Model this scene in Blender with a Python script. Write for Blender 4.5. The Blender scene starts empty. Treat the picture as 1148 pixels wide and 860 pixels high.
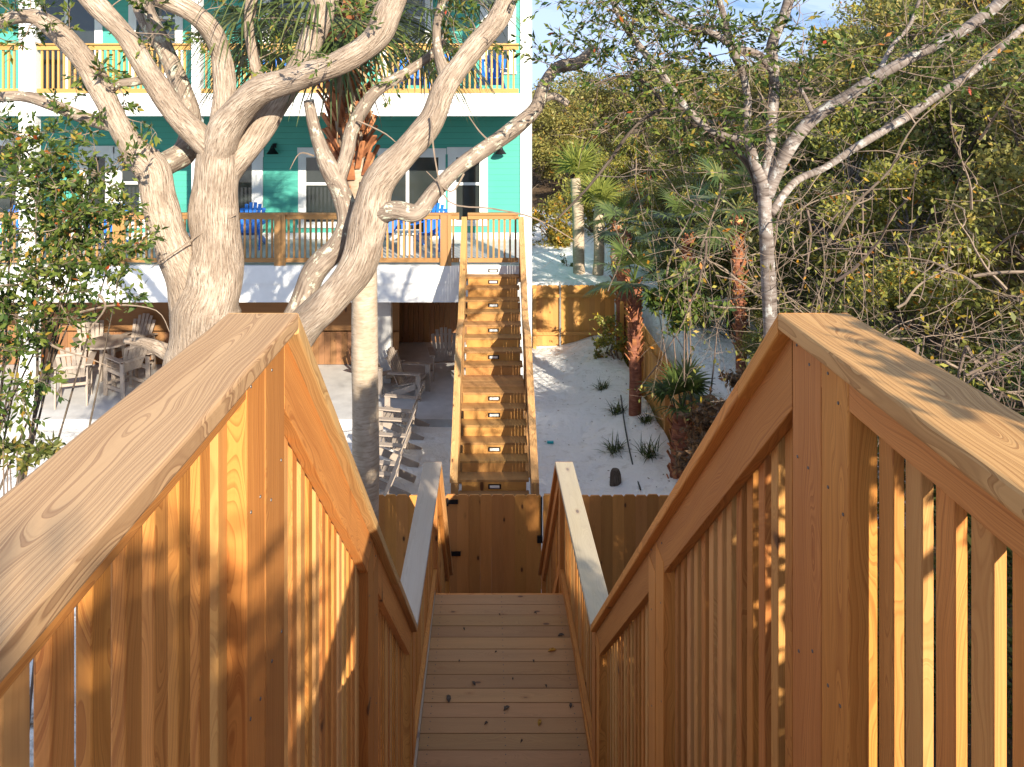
import bpy, math, random
import numpy as np
from mathutils import Vector, Matrix
random.seed(7); RNG = np.random.default_rng(11)
PI = math.pi; R = math.radians
scn = bpy.context.scene; COL = scn.collection
F, VX, VY = 860.0, 548.0, 115.0          # focal length and vanishing point measured on the photograph (1148 px wide)
def at(px, py, Y): return Vector(((px-VX)*Y/F, Y, -(py-VY)*Y/F))

# ------------------------------------------------------------------ node helpers
def newmat(name):
    m = bpy.data.materials.new(name); m.use_nodes = True
    nt = m.node_tree; nt.nodes.clear()
    out = nt.nodes.new('ShaderNodeOutputMaterial')
    return m, nt, out
def N(nt, t, **kw):
    n = nt.nodes.new(t)
    for k, v in kw.items():
        if k == 'ins':
            for kk, vv in v.items():
                if hasattr(vv, 'is_output') or isinstance(vv, bpy.types.NodeSocket): nt.links.new(vv, n.inputs[kk])
                else: n.inputs[kk].default_value = vv
        else: setattr(n, k, v)
    return n
def M(nt, op, a, b=0.0, c=None, clamp=False):
    n = N(nt, 'ShaderNodeMath', operation=op, use_clamp=clamp)
    for i, v in enumerate((a, b, c)):
        if v is None: continue
        if isinstance(v, bpy.types.NodeSocket): nt.links.new(v, n.inputs[i])
        else: n.inputs[i].default_value = v
    return n.outputs[0]
def VM(nt, op, a, b=(0,0,0)):
    n = N(nt, 'ShaderNodeVectorMath', operation=op)
    for i, v in enumerate((a, b)):
        if isinstance(v, bpy.types.NodeSocket): nt.links.new(v, n.inputs[i])
        else: n.inputs[i].default_value = v
    return n.outputs[0]
def MIX(nt, f, a, b, mode='MIX'):
    n = N(nt, 'ShaderNodeMix', data_type='RGBA', blend_type=mode)
    for i, v in ((0, f), (6, a), (7, b)):
        if isinstance(v, bpy.types.NodeSocket): nt.links.new(v, n.inputs[i])
        else: n.inputs[i].default_value = v if i == 0 else (tuple(v)+(1,) if len(v) == 3 else v)
    return n.outputs[2]
def RAMP(nt, f, stops, interp='LINEAR'):
    n = N(nt, 'ShaderNodeValToRGB'); nt.links.new(f, n.inputs[0]); cr = n.color_ramp; cr.interpolation = interp
    while len(cr.elements) < len(stops): cr.elements.new(0.5)
    for e, (p, c) in zip(cr.elements, stops):
        e.position = p; e.color = tuple(c)+(1,) if len(c) == 3 else c
    return n.outputs[0]
def NOISE(nt, vec, scale=1.0, detail=3, rough=.5, dist=0.0):
    n = N(nt, 'ShaderNodeTexNoise'); n.inputs['Scale'].default_value = scale
    n.inputs['Detail'].default_value = detail; n.inputs['Roughness'].default_value = rough; n.inputs['Distortion'].default_value = dist
    if vec is not None: nt.links.new(vec, n.inputs['Vector'])
    return n.outputs[0]
def ATT(nt, name): return N(nt, 'ShaderNodeAttribute', attribute_name=name)
def finish(nt, out, col, rough=.6, bump=None, bstr=.3, bdist=.01, spec=.35, transl=0.0, metal=0.0):
    p = N(nt, 'ShaderNodeBsdfPrincipled')
    for k, v in (('Base Color', col), ('Roughness', rough), ('Specular IOR Level', spec), ('Metallic', metal)):
        if isinstance(v, bpy.types.NodeSocket): nt.links.new(v, p.inputs[k])
        else: p.inputs[k].default_value = (tuple(v)+(1,)) if k == 'Base Color' else v
    if bump is not None:
        b = N(nt, 'ShaderNodeBump'); b.inputs['Strength'].default_value = bstr; b.inputs['Distance'].default_value = bdist
        nt.links.new(bump, b.inputs['Height']); nt.links.new(b.outputs[0], p.inputs['Normal'])
    sh = p.outputs[0]
    if transl > 0:
        t = N(nt, 'ShaderNodeBsdfTranslucent')
        if isinstance(col, bpy.types.NodeSocket): nt.links.new(col, t.inputs[0])
        else: t.inputs[0].default_value = tuple(col)+(1,)
        mx = N(nt, 'ShaderNodeMixShader'); mx.inputs[0].default_value = transl
        nt.links.new(sh, mx.inputs[1]); nt.links.new(t.outputs[0], mx.inputs[2]); sh = mx.outputs[0]
    nt.links.new(sh, out.inputs[0])

def wood_mat(name, light, dark, var=.25, ringk=1.0, period=.0085, rough=.62, knots=True, fib=.35, grey=None, greyamt=0.0, bs=.35):
    m, nt, out = newmat(name)
    bc = ATT(nt, 'bc').outputs['Vector']; rn = ATT(nt, 'rnd').outputs['Fac']
    s = N(nt, 'ShaderNodeSeparateXYZ'); nt.links.new(bc, s.inputs[0]); L, W, T = s.outputs
    wob = VM(nt, 'MULTIPLY', bc, (1.7, 6, 6)); nw = N(nt, 'ShaderNodeTexNoise'); nt.links.new(wob, nw.inputs['Vector'])
    nw.inputs['Scale'].default_value = 1; nw.inputs['Detail'].default_value = 2
    c = N(nt, 'ShaderNodeSeparateColor'); nt.links.new(nw.outputs['Color'], c.inputs[0])
    # knots: sparse cells elongated along the board
    kv = VM(nt, 'MULTIPLY', bc, (4.2, 9.0, 1.3))
    vo = N(nt, 'ShaderNodeTexVoronoi', feature='F1'); vo.inputs['Scale'].default_value = 1; nt.links.new(kv, vo.inputs['Vector'])
    vs = N(nt, 'ShaderNodeSeparateColor'); nt.links.new(vo.outputs['Color'], vs.inputs[0])
    has = M(nt, 'GREATER_THAN', vs.outputs[0], .64 if knots else 2)
    kd = vo.outputs['Distance']
    kinf = M(nt, 'MULTIPLY', M(nt, 'SUBTRACT', 1, M(nt, 'MULTIPLY', kd, 2.4), clamp=True), has)   # grain bends round the knot
    w2 = M(nt, 'ADD', M(nt, 'ADD', W, M(nt, 'MULTIPLY', M(nt, 'SUBTRACT', c.outputs[0], .5), .10)), M(nt, 'MULTIPLY', kinf, .022))
    t2 = M(nt, 'ADD', M(nt, 'ADD', T, M(nt, 'MULTIPLY', M(nt, 'SUBTRACT', c.outputs[1], .5), .13)), .012)
    r = M(nt, 'SQRT', M(nt, 'ADD', M(nt, 'MULTIPLY', w2, w2), M(nt, 'MULTIPLY', t2, t2)))
    rw_ = N(nt, 'ShaderNodeTexNoise', noise_dimensions='1D'); nt.links.new(M(nt, 'MULTIPLY', r, 45), rw_.inputs['W']); ph = M(nt, 'FRACT', M(nt, 'ADD', M(nt, 'DIVIDE', r, period), M(nt, 'MULTIPLY', rw_.outputs[0], 2.5)))
    ring = RAMP(nt, ph, [(0, (0,0,0)), (.35, (.12,)*3), (.78, (.75,)*3), (.9, (1,)*3), (1, (0,)*3)])
    fv = VM(nt, 'MULTIPLY', bc, (7, 330, 330)); fn = NOISE(nt, fv, 1, 3, .6)
    bv = VM(nt, 'MULTIPLY', bc, (1.3, 14, 14)); bn = NOISE(nt, bv, 1, 3, .5)
    f = M(nt, 'ADD', M(nt, 'MULTIPLY', N(nt, 'ShaderNodeRGBToBW', ins={'Color': ring}).outputs[0], .55*ringk), M(nt, 'MULTIPLY', M(nt, 'SUBTRACT', fn, .35), fib))
    f = M(nt, 'ADD', f, M(nt, 'MULTIPLY', M(nt, 'SUBTRACT', bn, .5), .7), clamp=True)
    col = MIX(nt, f, light, dark)
    br = M(nt, 'ADD', 1-var*.5, M(nt, 'MULTIPLY', rn, var))
    cb = N(nt, 'ShaderNodeCombineColor'); 
    nt.links.new(br, cb.inputs[0]); nt.links.new(M(nt, 'MULTIPLY', br, M(nt, 'ADD', .95, M(nt, 'MULTIPLY', M(nt,'FRACT',M(nt,'MULTIPLY',rn,7.3)), .08))), cb.inputs[1]); nt.links.new(M(nt, 'MULTIPLY', br, M(nt, 'ADD', .84, M(nt, 'MULTIPLY', M(nt,'FRACT',M(nt,'MULTIPLY',rn,13.7)), .20))), cb.inputs[2])
    col = MIX(nt, 1.0, col, cb.outputs[0], 'MULTIPLY')
    kc = M(nt, 'MULTIPLY', RAMP_F(nt, kd, .135, .095), has)
    khalo = M(nt, 'MULTIPLY', RAMP_F(nt, kd, .26, .08), has)
    col = MIX(nt, M(nt, 'MULTIPLY', khalo, .55), col, (.30, .12, .035))
    col = MIX(nt, M(nt, 'MULTIPLY', kc, .85), col, (.075, .03, .014))
    if grey is not None:
        gn = NOISE(nt, VM(nt, 'MULTIPLY', bc, (1.2, 5, 5)), 1, 4, .6)
        col = MIX(nt, M(nt, 'MULTIPLY', M(nt, 'ADD', gn, .25, clamp=True), greyamt), col, grey)
    finish(nt, out, col, rough, M(nt, 'SUBTRACT', M(nt, 'MULTIPLY', fn, .6), M(nt, 'MULTIPLY', f, .5)), bs, .002, .3)
    return m
def RAMP_F(nt, v, hi, lo):      # 1 below lo, 0 above hi
    n = N(nt, 'ShaderNodeMapRange'); nt.links.new(v, n.inputs[0])
    n.inputs[1].default_value = hi; n.inputs[2].default_value = lo; n.inputs[3].default_value = 0; n.inputs[4].default_value = 1
    return n.outputs[0]
def plain(name, col, rough=.6, nscale=6, namt=.15, bump=.1, spec=.35, metal=0.0, col2=None):
    m, nt, out = newmat(name)
    tc = N(nt, 'ShaderNodeTexCoord').outputs['Object']
    n = NOISE(nt, tc, nscale, 5, .6)
    c2 = col2 or tuple(c*(1-namt*2) for c in col)
    c = MIX(nt, RAMP_F(nt, n, .3, .7), col, c2)
    finish(nt, out, c, rough, n, bump, .01, spec, metal=metal)
    return m
def bark_mat(name, c1, c2, c3, k=1.0, ring=False, bs=.8, lichen=None):
    m, nt, out = newmat(name)
    bc = ATT(nt, 'bc').outputs['Vector']
    if ring: v = VM(nt, 'MULTIPLY', bc, (38*k, 7*k, 7*k))
    else: v = VM(nt, 'MULTIPLY', bc, (6*k, 48*k, 48*k))
    n = NOISE(nt, v, 1, 4, .6, .4); n2 = NOISE(nt, VM(nt, 'MULTIPLY', bc, (3, 5, 5)), 1, 3)
    col = RAMP(nt, n, [(.3, c2), (.5, c1), (.75, c3)])
    col = MIX(nt, M(nt, 'MULTIPLY', RAMP_F(nt, n2, .40, .56), .45), col, c2)
    if lichen:
        ln = NOISE(nt, VM(nt, 'MULTIPLY', bc, (9, 14, 14)), 1, 4, .7)
        col = MIX(nt, RAMP_F(nt, ln, .56, .62), col, lichen) if lichen else col
    finish(nt, out, col, .85, n, bs, .02 if not ring else .012, .15)
    return m
def leaf_mat(name, stops, transl=.4, rough=.45):
    m, nt, out = newmat(name)
    rn = ATT(nt, 'rnd').outputs['Fac']
    finish(nt, out, RAMP(nt, rn, stops), rough, transl=transl, spec=.35)
    return m

MT = {}
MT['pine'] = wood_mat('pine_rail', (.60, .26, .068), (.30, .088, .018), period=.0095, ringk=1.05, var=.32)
MT['pine_pale'] = wood_mat('pine_pale', (.63, .33, .115), (.40, .155, .045), ringk=.9)
MT['cap_near'] = wood_mat('cap_weathered', (.56, .34, .165), (.25, .12, .05), var=.12, ringk=1.4, period=.012, greyamt=.08, grey=(.42,.33,.27))
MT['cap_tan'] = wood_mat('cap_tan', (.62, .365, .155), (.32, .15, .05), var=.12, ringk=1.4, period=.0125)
MT['cap_grey'] = wood_mat('cap_grey', (.50, .39, .27), (.34, .24, .16), var=.15, greyamt=.4, grey=(.46,.43,.41))
MT['deck'] = wood_mat('deck_board', (.42, .225, .095), (.22, .11, .045), var=.36, greyamt=.08, grey=(.40,.31,.25), ringk=.6)
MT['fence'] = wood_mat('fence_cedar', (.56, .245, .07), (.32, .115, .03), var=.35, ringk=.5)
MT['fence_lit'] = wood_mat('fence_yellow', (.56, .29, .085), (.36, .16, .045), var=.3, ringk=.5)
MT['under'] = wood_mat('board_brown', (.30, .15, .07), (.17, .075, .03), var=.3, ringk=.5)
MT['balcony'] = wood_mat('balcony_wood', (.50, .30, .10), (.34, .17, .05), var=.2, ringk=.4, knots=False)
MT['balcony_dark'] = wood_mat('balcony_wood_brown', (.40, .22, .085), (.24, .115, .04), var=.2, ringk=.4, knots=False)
MT['tan_chair'] = plain('sand_poly_lumber', (.40, .33, .27), .6, 20, .08)
MT['blue'] = plain('blue_poly_lumber', (.012, .16, .62), .45, 10, .08)
MT['white'] = plain('white_paint', (.78, .78, .76), .5, 3, .05)
MT['black'] = plain('black_metal', (.015, .015, .017), .4, 20, .1, metal=.3)
MT['metal'] = plain('galvanised', (.45, .46, .47), .4, 20, .1, metal=.7)
MT['screw'] = plain('screw_steel', (.16, .15, .14), .5, 20, .1, metal=.5)
MT['concrete'] = plain('concrete', (.62, .61, .59), .8, 2.5, .12, .1)
MT['oak'] = bark_mat('oak_bark', (.50, .395, .30), (.22, .155, .11), (.63, .53, .43), k=1.35, bs=1.5)
MT['oak_lichen'] = bark_mat('oak_bark_lichen', (.33, .26, .20), (.14, .10, .075), (.44, .36, .28), lichen=(.55, .55, .42), bs=1.0)
MT['grey_bark'] = bark_mat('grey_bark', (.27, .22, .19), (.08, .06, .05), (.40, .36, .33), k=1.0, ring=True, lichen=(.42, .41, .38), bs=.6)
MT['dark_bark'] = bark_mat('dark_bark', (.13, .10, .075), (.05, .037, .03), (.22, .18, .14), k=1.2)
MT['palm'] = bark_mat('palm_bark', (.50, .40, .30), (.33, .25, .17), (.60, .50, .38), k=1.2, ring=True, bs=.5)
MT['palm_red'] = bark_mat('palm_red', (.30, .12, .07), (.14, .05, .03), (.42, .20, .12), k=.8, ring=True, bs=.9)
MT['boot'] = plain('frond_base', (.52, .22, .09), .8, 9, .25, col2=(.25, .085, .04))
MT['straw'] = plain('dead_straw', (.42, .30, .18), .8, 9, .2)
MT['twig'] = plain('twig', (.20, .145, .11), .85, 14, .2, col2=(.14, .10, .08))
MT['twig_pale'] = plain('twig_pale', (.30, .225, .165), .85, 14, .2)
G = lambda *s: [(p, c) for p, c in s]
MT['leaf_live'] = leaf_mat('leaf_glossy', G((0, (.03,.065,.018)), (.4, (.075,.125,.025)), (.75, (.17,.22,.04)), (.94, (.26,.29,.06)), (.985, (.42,.26,.04)), (1, (.45,.05,.02))))
MT['leaf_oak'] = leaf_mat('leaf_olive', G((0, (.15,.15,.04)), (.5, (.31,.29,.08)), (.88, (.40,.34,.10)), (.97, (.42,.28,.05)), (1, (.34,.13,.03))))
MT['leaf_dark'] = leaf_mat('leaf_dark', G((0, (.06,.085,.02)), (.6, (.17,.19,.045)), (.88, (.27,.26,.07)), (1, (.34,.22,.05))))
MT['leaf_lime'] = leaf_mat('leaf_lime', G((0, (.13,.15,.035)), (.6, (.31,.31,.065)), (.9, (.46,.41,.09)), (.96, (.55,.38,.03)), (1, (.50,.14,.02))))
MT['leaf_yellow'] = leaf_mat('leaf_yellow', G((0, (.12,.12,.03)), (.6, (.26,.22,.045)), (.85, (.55,.38,.04)), (1, (.55,.20,.02))))
MT['leaf_dry'] = leaf_mat('leaf_dry', G((0, (.10,.06,.035)), (.6, (.20,.12,.06)), (1, (.30,.15,.06))))
MT['frond'] = leaf_mat('frond_green', G((0, (.035,.065,.02)), (.6, (.09,.125,.035)), (1, (.20,.21,.07))), .2)
MT['frond_dark'] = leaf_mat('frond_dark', G((0, (.035,.055,.015)), (1, (.11,.15,.035))), .15)
MT['frond_lime'] = leaf_mat('frond_lime', G((0, (.12,.15,.03)), (1, (.34,.36,.08))), .3)

# teal clapboard siding
def siding():
    m, nt, out = newmat('teal_siding')
    g = N(nt, 'ShaderNodeNewGeometry').outputs['Position']; s = N(nt, 'ShaderNodeSeparateXYZ'); nt.links.new(g, s.inputs[0])
    f = M(nt, 'FRACT', M(nt, 'DIVIDE', s.outputs[2], .15))
    n = NOISE(nt, g, 1.5, 4)
    col = MIX(nt, n, (.065, .36, .285), (.085, .40, .32))
    col = MIX(nt, RAMP_F(nt, f, .06, .02), col, (.05, .22, .18))
    finish(nt, out, col, .55, f, .5, .012)
    return m
MT['teal'] = siding()
MT['teal_flat'] = plain('teal_trim', (.09, .36, .29), .6, 2, .05)
def glass():
    m, nt, out = newmat('window_glass')
    g = N(nt, 'ShaderNodeNewGeometry').outputs['Position']
    n = NOISE(nt, g, 1.3, 3)
    finish(nt, out, MIX(nt, n, (.012,.02,.022), (.05,.055,.05)), .04, spec=.8)
    return m
MT['glass'] = glass()
def sand():
    m, nt, out = newmat('white_sand')
    g = N(nt, 'ShaderNodeNewGeometry').outputs['Position']
    n1 = NOISE(nt, g, .5, 4); n2 = NOISE(nt, g, 4.5, 5, .6); n3 = NOISE(nt, g, 60, 2)
    sp = N(nt, 'ShaderNodeSeparateXYZ'); nt.links.new(g, sp.inputs[0])
    # leaf litter and dark soil under the trees right of the fence line and on the near dune; white sand elsewhere
    a = ATT(nt, 'soil').outputs['Fac']
    edge = M(nt, 'ADD', a, M(nt, 'MULTIPLY', M(nt, 'SUBTRACT', n2, .5), .9))
    sandc = MIX(nt, n1, (.80, .775, .735), (.88, .86, .83))
    sandc = MIX(nt, M(nt, 'MULTIPLY', RAMP_F(nt, n2, .42, .30), .35), sandc, (.42, .36, .29))
    soil = MIX(nt, n2, (.07, .045, .028), (.19, .13, .08))
    col = MIX(nt, RAMP_F(nt, edge, .40, .60), sandc, soil)
    h = M(nt, 'ADD', M(nt, 'MULTIPLY', n2, 1.0), M(nt, 'MULTIPLY', n3, .08))
    vf = N(nt, 'ShaderNodeTexVoronoi', feature='SMOOTH_F1'); vf.inputs['Scale'].default_value = 2.6; nt.links.new(g, vf.inputs['Vector'])
    h = M(nt, 'ADD', h, M(nt, 'MULTIPLY', M(nt, 'MINIMUM', vf.outputs['Distance'], .42), 1.2)); finish(nt, out, col, .95, h, .8, .13, .1)
    return m
MT['sand'] = sand()

# ------------------------------------------------------------------ mesh builder
class MB:
    def __init__(s): s.v = []; s.f = []; s.bc = []; s.r = []
    def add(s, v, f, bc, r=None):
        o = len(s.v); s.v += v; s.f += [tuple(i+o for i in q) for q in f]; s.bc += bc
        s.r += [random.random() if r is None else r]*len(v) if not isinstance(r, list) else r
    def prism(s, A, B, bA, bB, r=None):
        n = len(A); v = list(A)+list(B)
        f = [(i, (i+1) % n, n+(i+1) % n, n+i) for i in range(n)] + [tuple(range(n-1, -1, -1)), tuple(range(n, 2*n))]
        s.add(v, f, list(bA)+list(bB), random.random() if r is None else r)
    def loop(s, a, b, r):     # rounded rectangle 0..a x 0..b
        if r <= 0: return [(0,0), (a,0), (a,b), (0,b)]
        out = []
        for cx, cy, st in ((a-r, r, -90), (a-r, b-r, 0), (r, b-r, 90), (r, r, 180)):
            for k in range(3): t = R(st+45*k); out.append((cx+r*math.cos(t), cy+r*math.sin(t)))
        return out
    def rail(s, x0, x1, yA, zA, yB, zB, h, r=0.0, dx=0.0, rw=None):
        """board between two plumb cuts; top edge runs (yA,zA)->(yB,zB), vertical depth h"""
        lp = s.loop(x1-x0, h, r); L = math.hypot(yB-yA, zB-zA)
        ol, ow, ot = random.random()*40, random.uniform(-.12, .02) if rw is None else rw, random.uniform(-.03, .03)
        A = [(x0+u, yA, zA-h+w) for u, w in lp]; B = [(x0+u+dx, yB, zB-h+w) for u, w in lp]
        s.prism(A, B, [(ol, u+ow, w+ot) for u, w in lp], [(ol+L, u+ow, w+ot) for u, w in lp])
    def box(s, x0, x1, y0, y1, z0, z1, ax=2, r=0.0):
        lo = (x0, y0, z0); hi = (x1, y1, z1); d = [hi[i]-lo[i] for i in range(3)]
        o = [(1, 2), (2, 0), (0, 1)][ax]; lp = s.loop(d[o[0]], d[o[1]], r)
        ol, ow, ot = random.random()*40, random.uniform(-.1, .02), random.uniform(-.08, .04)
        A, B, a, b = [], [], [], []
        for u, w in lp:
            p = [0, 0, 0]; p[o[0]] = lo[o[0]]+u; p[o[1]] = lo[o[1]]+w
            p[ax] = lo[ax]; A.append(tuple(p)); p[ax] = hi[ax]; B.append(tuple(p))
            a.append((ol, u+ow, w+ot)); b.append((ol+d[ax], u+ow, w+ot))
        s.prism(A, B, a, b)
    def bar(s, p0, p1, w, t, side=(1, 0, 0), r=0.0):
        p0 = Vector(p0); p1 = Vector(p1); d = (p1-p0); L = d.length; d.normalize()
        sx = Vector(side); sx = (sx - d*sx.dot(d)).normalized(); sy = d.cross(sx)
        ol, ow, ot = random.random()*40, random.uniform(-.1, .02), random.uniform(-.08, .04)
        lp = s.loop(w, t, r)
        A = [tuple(p0+sx*(u-w/2)+sy*(v-t/2)) for u, v in lp]; B = [tuple(p1+sx*(u-w/2)+sy*(v-t/2)) for u, v in lp]
        s.prism(A, B, [(ol, u+ow, v+ot) for u, v in lp], [(ol+L, u+ow, v+ot) for u, v in lp])
    def tube(s, pts, rad, seg=8, sub=4, wob=0.0, cap=True):
        P = [Vector(p) for p in pts]; n = len(P); Q = []; RR = []
        for i in range(n-1):
            p0 = P[max(i-1, 0)]; p1 = P[i]; p2 = P[i+1]; p3 = P[min(i+2, n-1)]
            for k in range(sub):
                t = k/sub
                Q.append(.5*((2*p1)+(p2-p0)*t+(2*p0-5*p1+4*p2-p3)*t*t+(3*p1-p0-3*p2+p3)*t*t*t)); RR.append(rad[i]*(1-t)+rad[i+1]*t)
        Q.append(P[-1]); RR.append(rad[-1])
        v, bc, f = [], [], []; L = random.random()*30; up = None; ph = random.random()*9; oo = random.uniform(-5, 5)
        for i, q in enumerate(Q):
            d = (Q[min(i+1, len(Q)-1)]-Q[max(i-1, 0)])
            if d.length < 1e-6: d = Vector((0, 0, 1))
            d.normalize()
            if up is None: up = d.orthogonal().normalized()
            up = (up-d*up.dot(d))
            if up.length < 1e-4: up = d.orthogonal()
            up.normalize(); sd = d.cross(up)
            if i: L += (q-Q[i-1]).length
            for k in range(seg):
                a = 2*PI*k/seg; rr = RR[i]
                if wob: rr *= 1+wob*(math.sin(a*2+L*5+ph)*.5+math.sin(a*3-L*9+ph*2)*.35+math.sin(L*14+ph)*.3+math.sin(a*5+L*3)*.2)
                v.append(tuple(q+(up*math.cos(a)+sd*math.sin(a))*rr)); bc.append((L, RR[i]*math.cos(a)+oo, RR[i]*math.sin(a)+oo))
        m = len(Q)
        for i in range(m-1):
            for k in range(seg):
                k2 = (k+1) % seg; f.append((i*seg+k, i*seg+k2, (i+1)*seg+k2, (i+1)*seg+k))
        if cap: f.append(tuple(range(seg-1, -1, -1))); f.append(tuple((m-1)*seg+k for k in range(seg)))
        s.add(v, f, bc)
    def build(s, name, mat, parent=None, smooth=False):
        me = bpy.data.meshes.new(name); me.from_pydata(s.v, [], s.f); 
        a = me.attributes.new('bc', 'FLOAT_VECTOR', 'POINT'); a.data.foreach_set('vector', np.array(s.bc, dtype=np.float32).ravel())
        a = me.attributes.new('rnd', 'FLOAT', 'POINT'); a.data.foreach_set('value', np.array(s.r, dtype=np.float32))
        me.materials.append(MT[mat]); 
        if smooth: me.polygons.foreach_set('use_smooth', [True]*len(me.polygons))
        me.update(); o = bpy.data.objects.new(name, me); COL.objects.link(o)
        if parent: o.parent = parent; o.matrix_parent_inverse = Matrix.Translation(-parent.location) if parent.type == 'EMPTY' and parent.rotation_euler.z == 0 else Matrix()
        return o
def tag(o, label=None, cat=None, group=None, kind=None):
    for k, v in (('label', label), ('category', cat), ('group', group), ('kind', kind)):
        if v: o[k] = v
    return o
def thing(name, label, cat, loc=(0,0,0), group=None):
    o = bpy.data.objects.new(name, None); COL.objects.link(o); o.location = loc; o.empty_display_size = .2
    return tag(o, label, cat, group)
def dup(root, loc, rz=0.0, sc=1.0, label=None, group=None, szz=None):
    r = root.copy(); COL.objects.link(r); r.location = loc; r.rotation_euler = (0, 0, rz); r.scale = (sc, sc, szz or sc)
    if label: r['label'] = label
    if group: r['group'] = group
    for ch in list(root.children):
        c = ch.copy(); COL.objects.link(c); c.parent = r
        for g in list(ch.children): d = g.copy(); COL.objects.link(d); d.parent = c
    return r

# ------------------------------------------------------------------ leaves
def quads_obj(name, V, rnd, mat, parent=None, per=4):
    n = len(V)//per; me = bpy.data.meshes.new(name)
    me.vertices.add(len(V)); me.vertices.foreach_set('co', V.astype(np.float32).ravel())
    me.loops.add(len(V)); me.loops.foreach_set('vertex_index', np.arange(len(V), dtype=np.int32))
    me.polygons.add(n); me.polygons.foreach_set('loop_start', np.arange(n, dtype=np.int32)*per)
    a = me.attributes.new('rnd', 'FLOAT', 'POINT'); a.data.foreach_set('value', np.repeat(rnd, per).astype(np.float32))
    me.materials.append(MT[mat]); me.update(calc_edges=True)
    o = bpy.data.objects.new(name, me); COL.objects.link(o)
    if parent:
        o.parent = parent
        if parent.type == 'EMPTY': o.matrix_parent_inverse = Matrix.Translation(-parent.location)
    return o
def leaf_verts(C, size, aspect=.42, up=.35, dirs=None):
    n = len(C)
    d = RNG.normal(size=(n, 3)) if dirs is None else dirs+RNG.normal(size=(n, 3))*.45
    d[:, 2] -= .15; d /= np.linalg.norm(d, axis=1)[:, None]
    nn = RNG.normal(size=(n, 3)); nn[:, 2] += up*2; s = np.cross(d, nn); s /= np.linalg.norm(s, axis=1)[:, None]
    up_ = np.cross(s, d)
    L = (size*(.65+.7*RNG.random(n)))[:, None]
    b = C; t = C+d*L; m = C+d*L*.48
    w = s*L*aspect*.5; fold = up_*L*.05
    V = np.stack([b, m+w+fold, t, m-w+fold], 1).reshape(-1, 3)
    return V
def clump_points(centers, radii, n, shell=.5, flat=.7):
    k = RNG.integers(0, len(centers), n); C = centers[k]; r = radii[k]
    d = RNG.normal(size=(n, 3)); d /= np.linalg.norm(d, axis=1)[:, None]
    rr = r*(shell+(1-shell)*RNG.random(n)**.6)*(.7+.5*RNG.random(n)); p = d*rr[:, None]; p[:, 2] *= flat
    return C+p
def twigs_from(mb, pts, n, length, rad=.006, updir=.25, spread=1.0, sub=3, tipsout=None, outd=None, droop=0.0):
    """thin curved twigs with side twigs; collects leaf positions"""
    for _ in range(n):
        i = random.randrange(len(pts)); p = Vector(pts[i]); d = Vector((random.gauss(0, spread), random.gauss(0, spread), random.gauss(updir, .6))).normalized()
        L = length*random.uniform(.5, 1.2); Q = [p]; st = 5
        for k in range(st):
            d = (d+Vector((random.gauss(0, .28), random.gauss(0, .28), random.gauss(.02-droop, .2)))).normalized(); Q.append(Q[-1]+d*L/st)
        mb.tube(Q, [rad*(1-.8*k/st) for k in range(st+1)], 4, 2)
        for q in Q[2:]:
            for _ in range(sub):
                d2 = (d+Vector((random.gauss(0, .8), random.gauss(0, .8), random.gauss(0, .6)))).normalized(); l2 = L*random.uniform(.15, .38)
                e = q+d2*l2; mb.tube([q, q+d2*l2*.5+Vector((0,0,.02)), e], [rad*.4, rad*.3, rad*.15], 3, 1, cap=False)
                if tipsout is not None:
                    for t in (.3, .5, .65, .8, .9, 1.0): tipsout.append(q.lerp(e, t)); outd.append(d2)

# ------------------------------------------------------------------ world, sun, camera
w = bpy.data.worlds.new("World"); scn.world = w; w.use_nodes = True; nt = w.node_tree; nt.nodes.clear()
sky = N(nt, 'ShaderNodeTexSky', sky_type='NISHITA', sun_disc=False)
SUN = Vector((1.0, -2.35, 1.08)).normalized()      # direction towards the sun: behind the viewer, a little to the right
elev = math.asin(SUN.z); azim = math.atan2(SUN.x, SUN.y)
sky.sun_elevation = elev; sky.sun_rotation = azim; sky.air_density = 1.0; sky.dust_density = .6; sky.ozone_density = 3.0
tcw = N(nt, 'ShaderNodeTexCoord').outputs['Generated']
nt.links.new(VM(nt, 'NORMALIZE', VM(nt, 'ADD', tcw, (0, 0, .42))), sky.inputs[0])   # clear winter air: deeper blue near the horizon
cl = NOISE(nt, VM(nt, 'MULTIPLY', tcw, (1, 1, 3.2)), 2.6, 7, .62, .3)
colw = MIX(nt, M(nt, 'MULTIPLY', RAMP_F(nt, cl, .60, .50), .28), sky.outputs[0], (5.5, 5.7, 6.0))
bg = N(nt, 'ShaderNodeBackground'); bg.inputs[1].default_value = .14; nt.links.new(colw, bg.inputs[0])
wo = N(nt, 'ShaderNodeOutputWorld'); nt.links.new(bg.outputs[0], wo.inputs[0])
sl = bpy.data.lights.new('sun', 'SUN'); sl.energy = 4.3; sl.angle = R(.5); sl.color = (1.0, .90, .74)
so = bpy.data.objects.new('sun', sl); COL.objects.link(so); so.rotation_euler = (-SUN).to_track_quat('-Z', 'Y').to_euler()
cam = bpy.data.cameras.new('camera'); co = bpy.data.objects.new('camera', cam); COL.objects.link(co); scn.camera = co
co.rotation_euler = (PI/2, 0, 0); cam.sensor_width = 36; cam.lens = F/1148*36; cam.shift_x = (574-VX)/1148; cam.shift_y = -(430-VY)/1148
cam.clip_start = .05; cam.clip_end = 3000
scn.view_settings.view_transform = 'Standard'; scn.view_settings.look = 'None'; scn.view_settings.gamma = 1; scn.view_settings.exposure = 1.2
scn.cycles.max_bounces = 5; scn.cycles.diffuse_bounces = 3; scn.cycles.glossy_bounces = 2; scn.cycles.transmission_bounces = 3; scn.cycles.transparent_max_bounces = 4; scn.cycles.use_denoising = True

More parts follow.
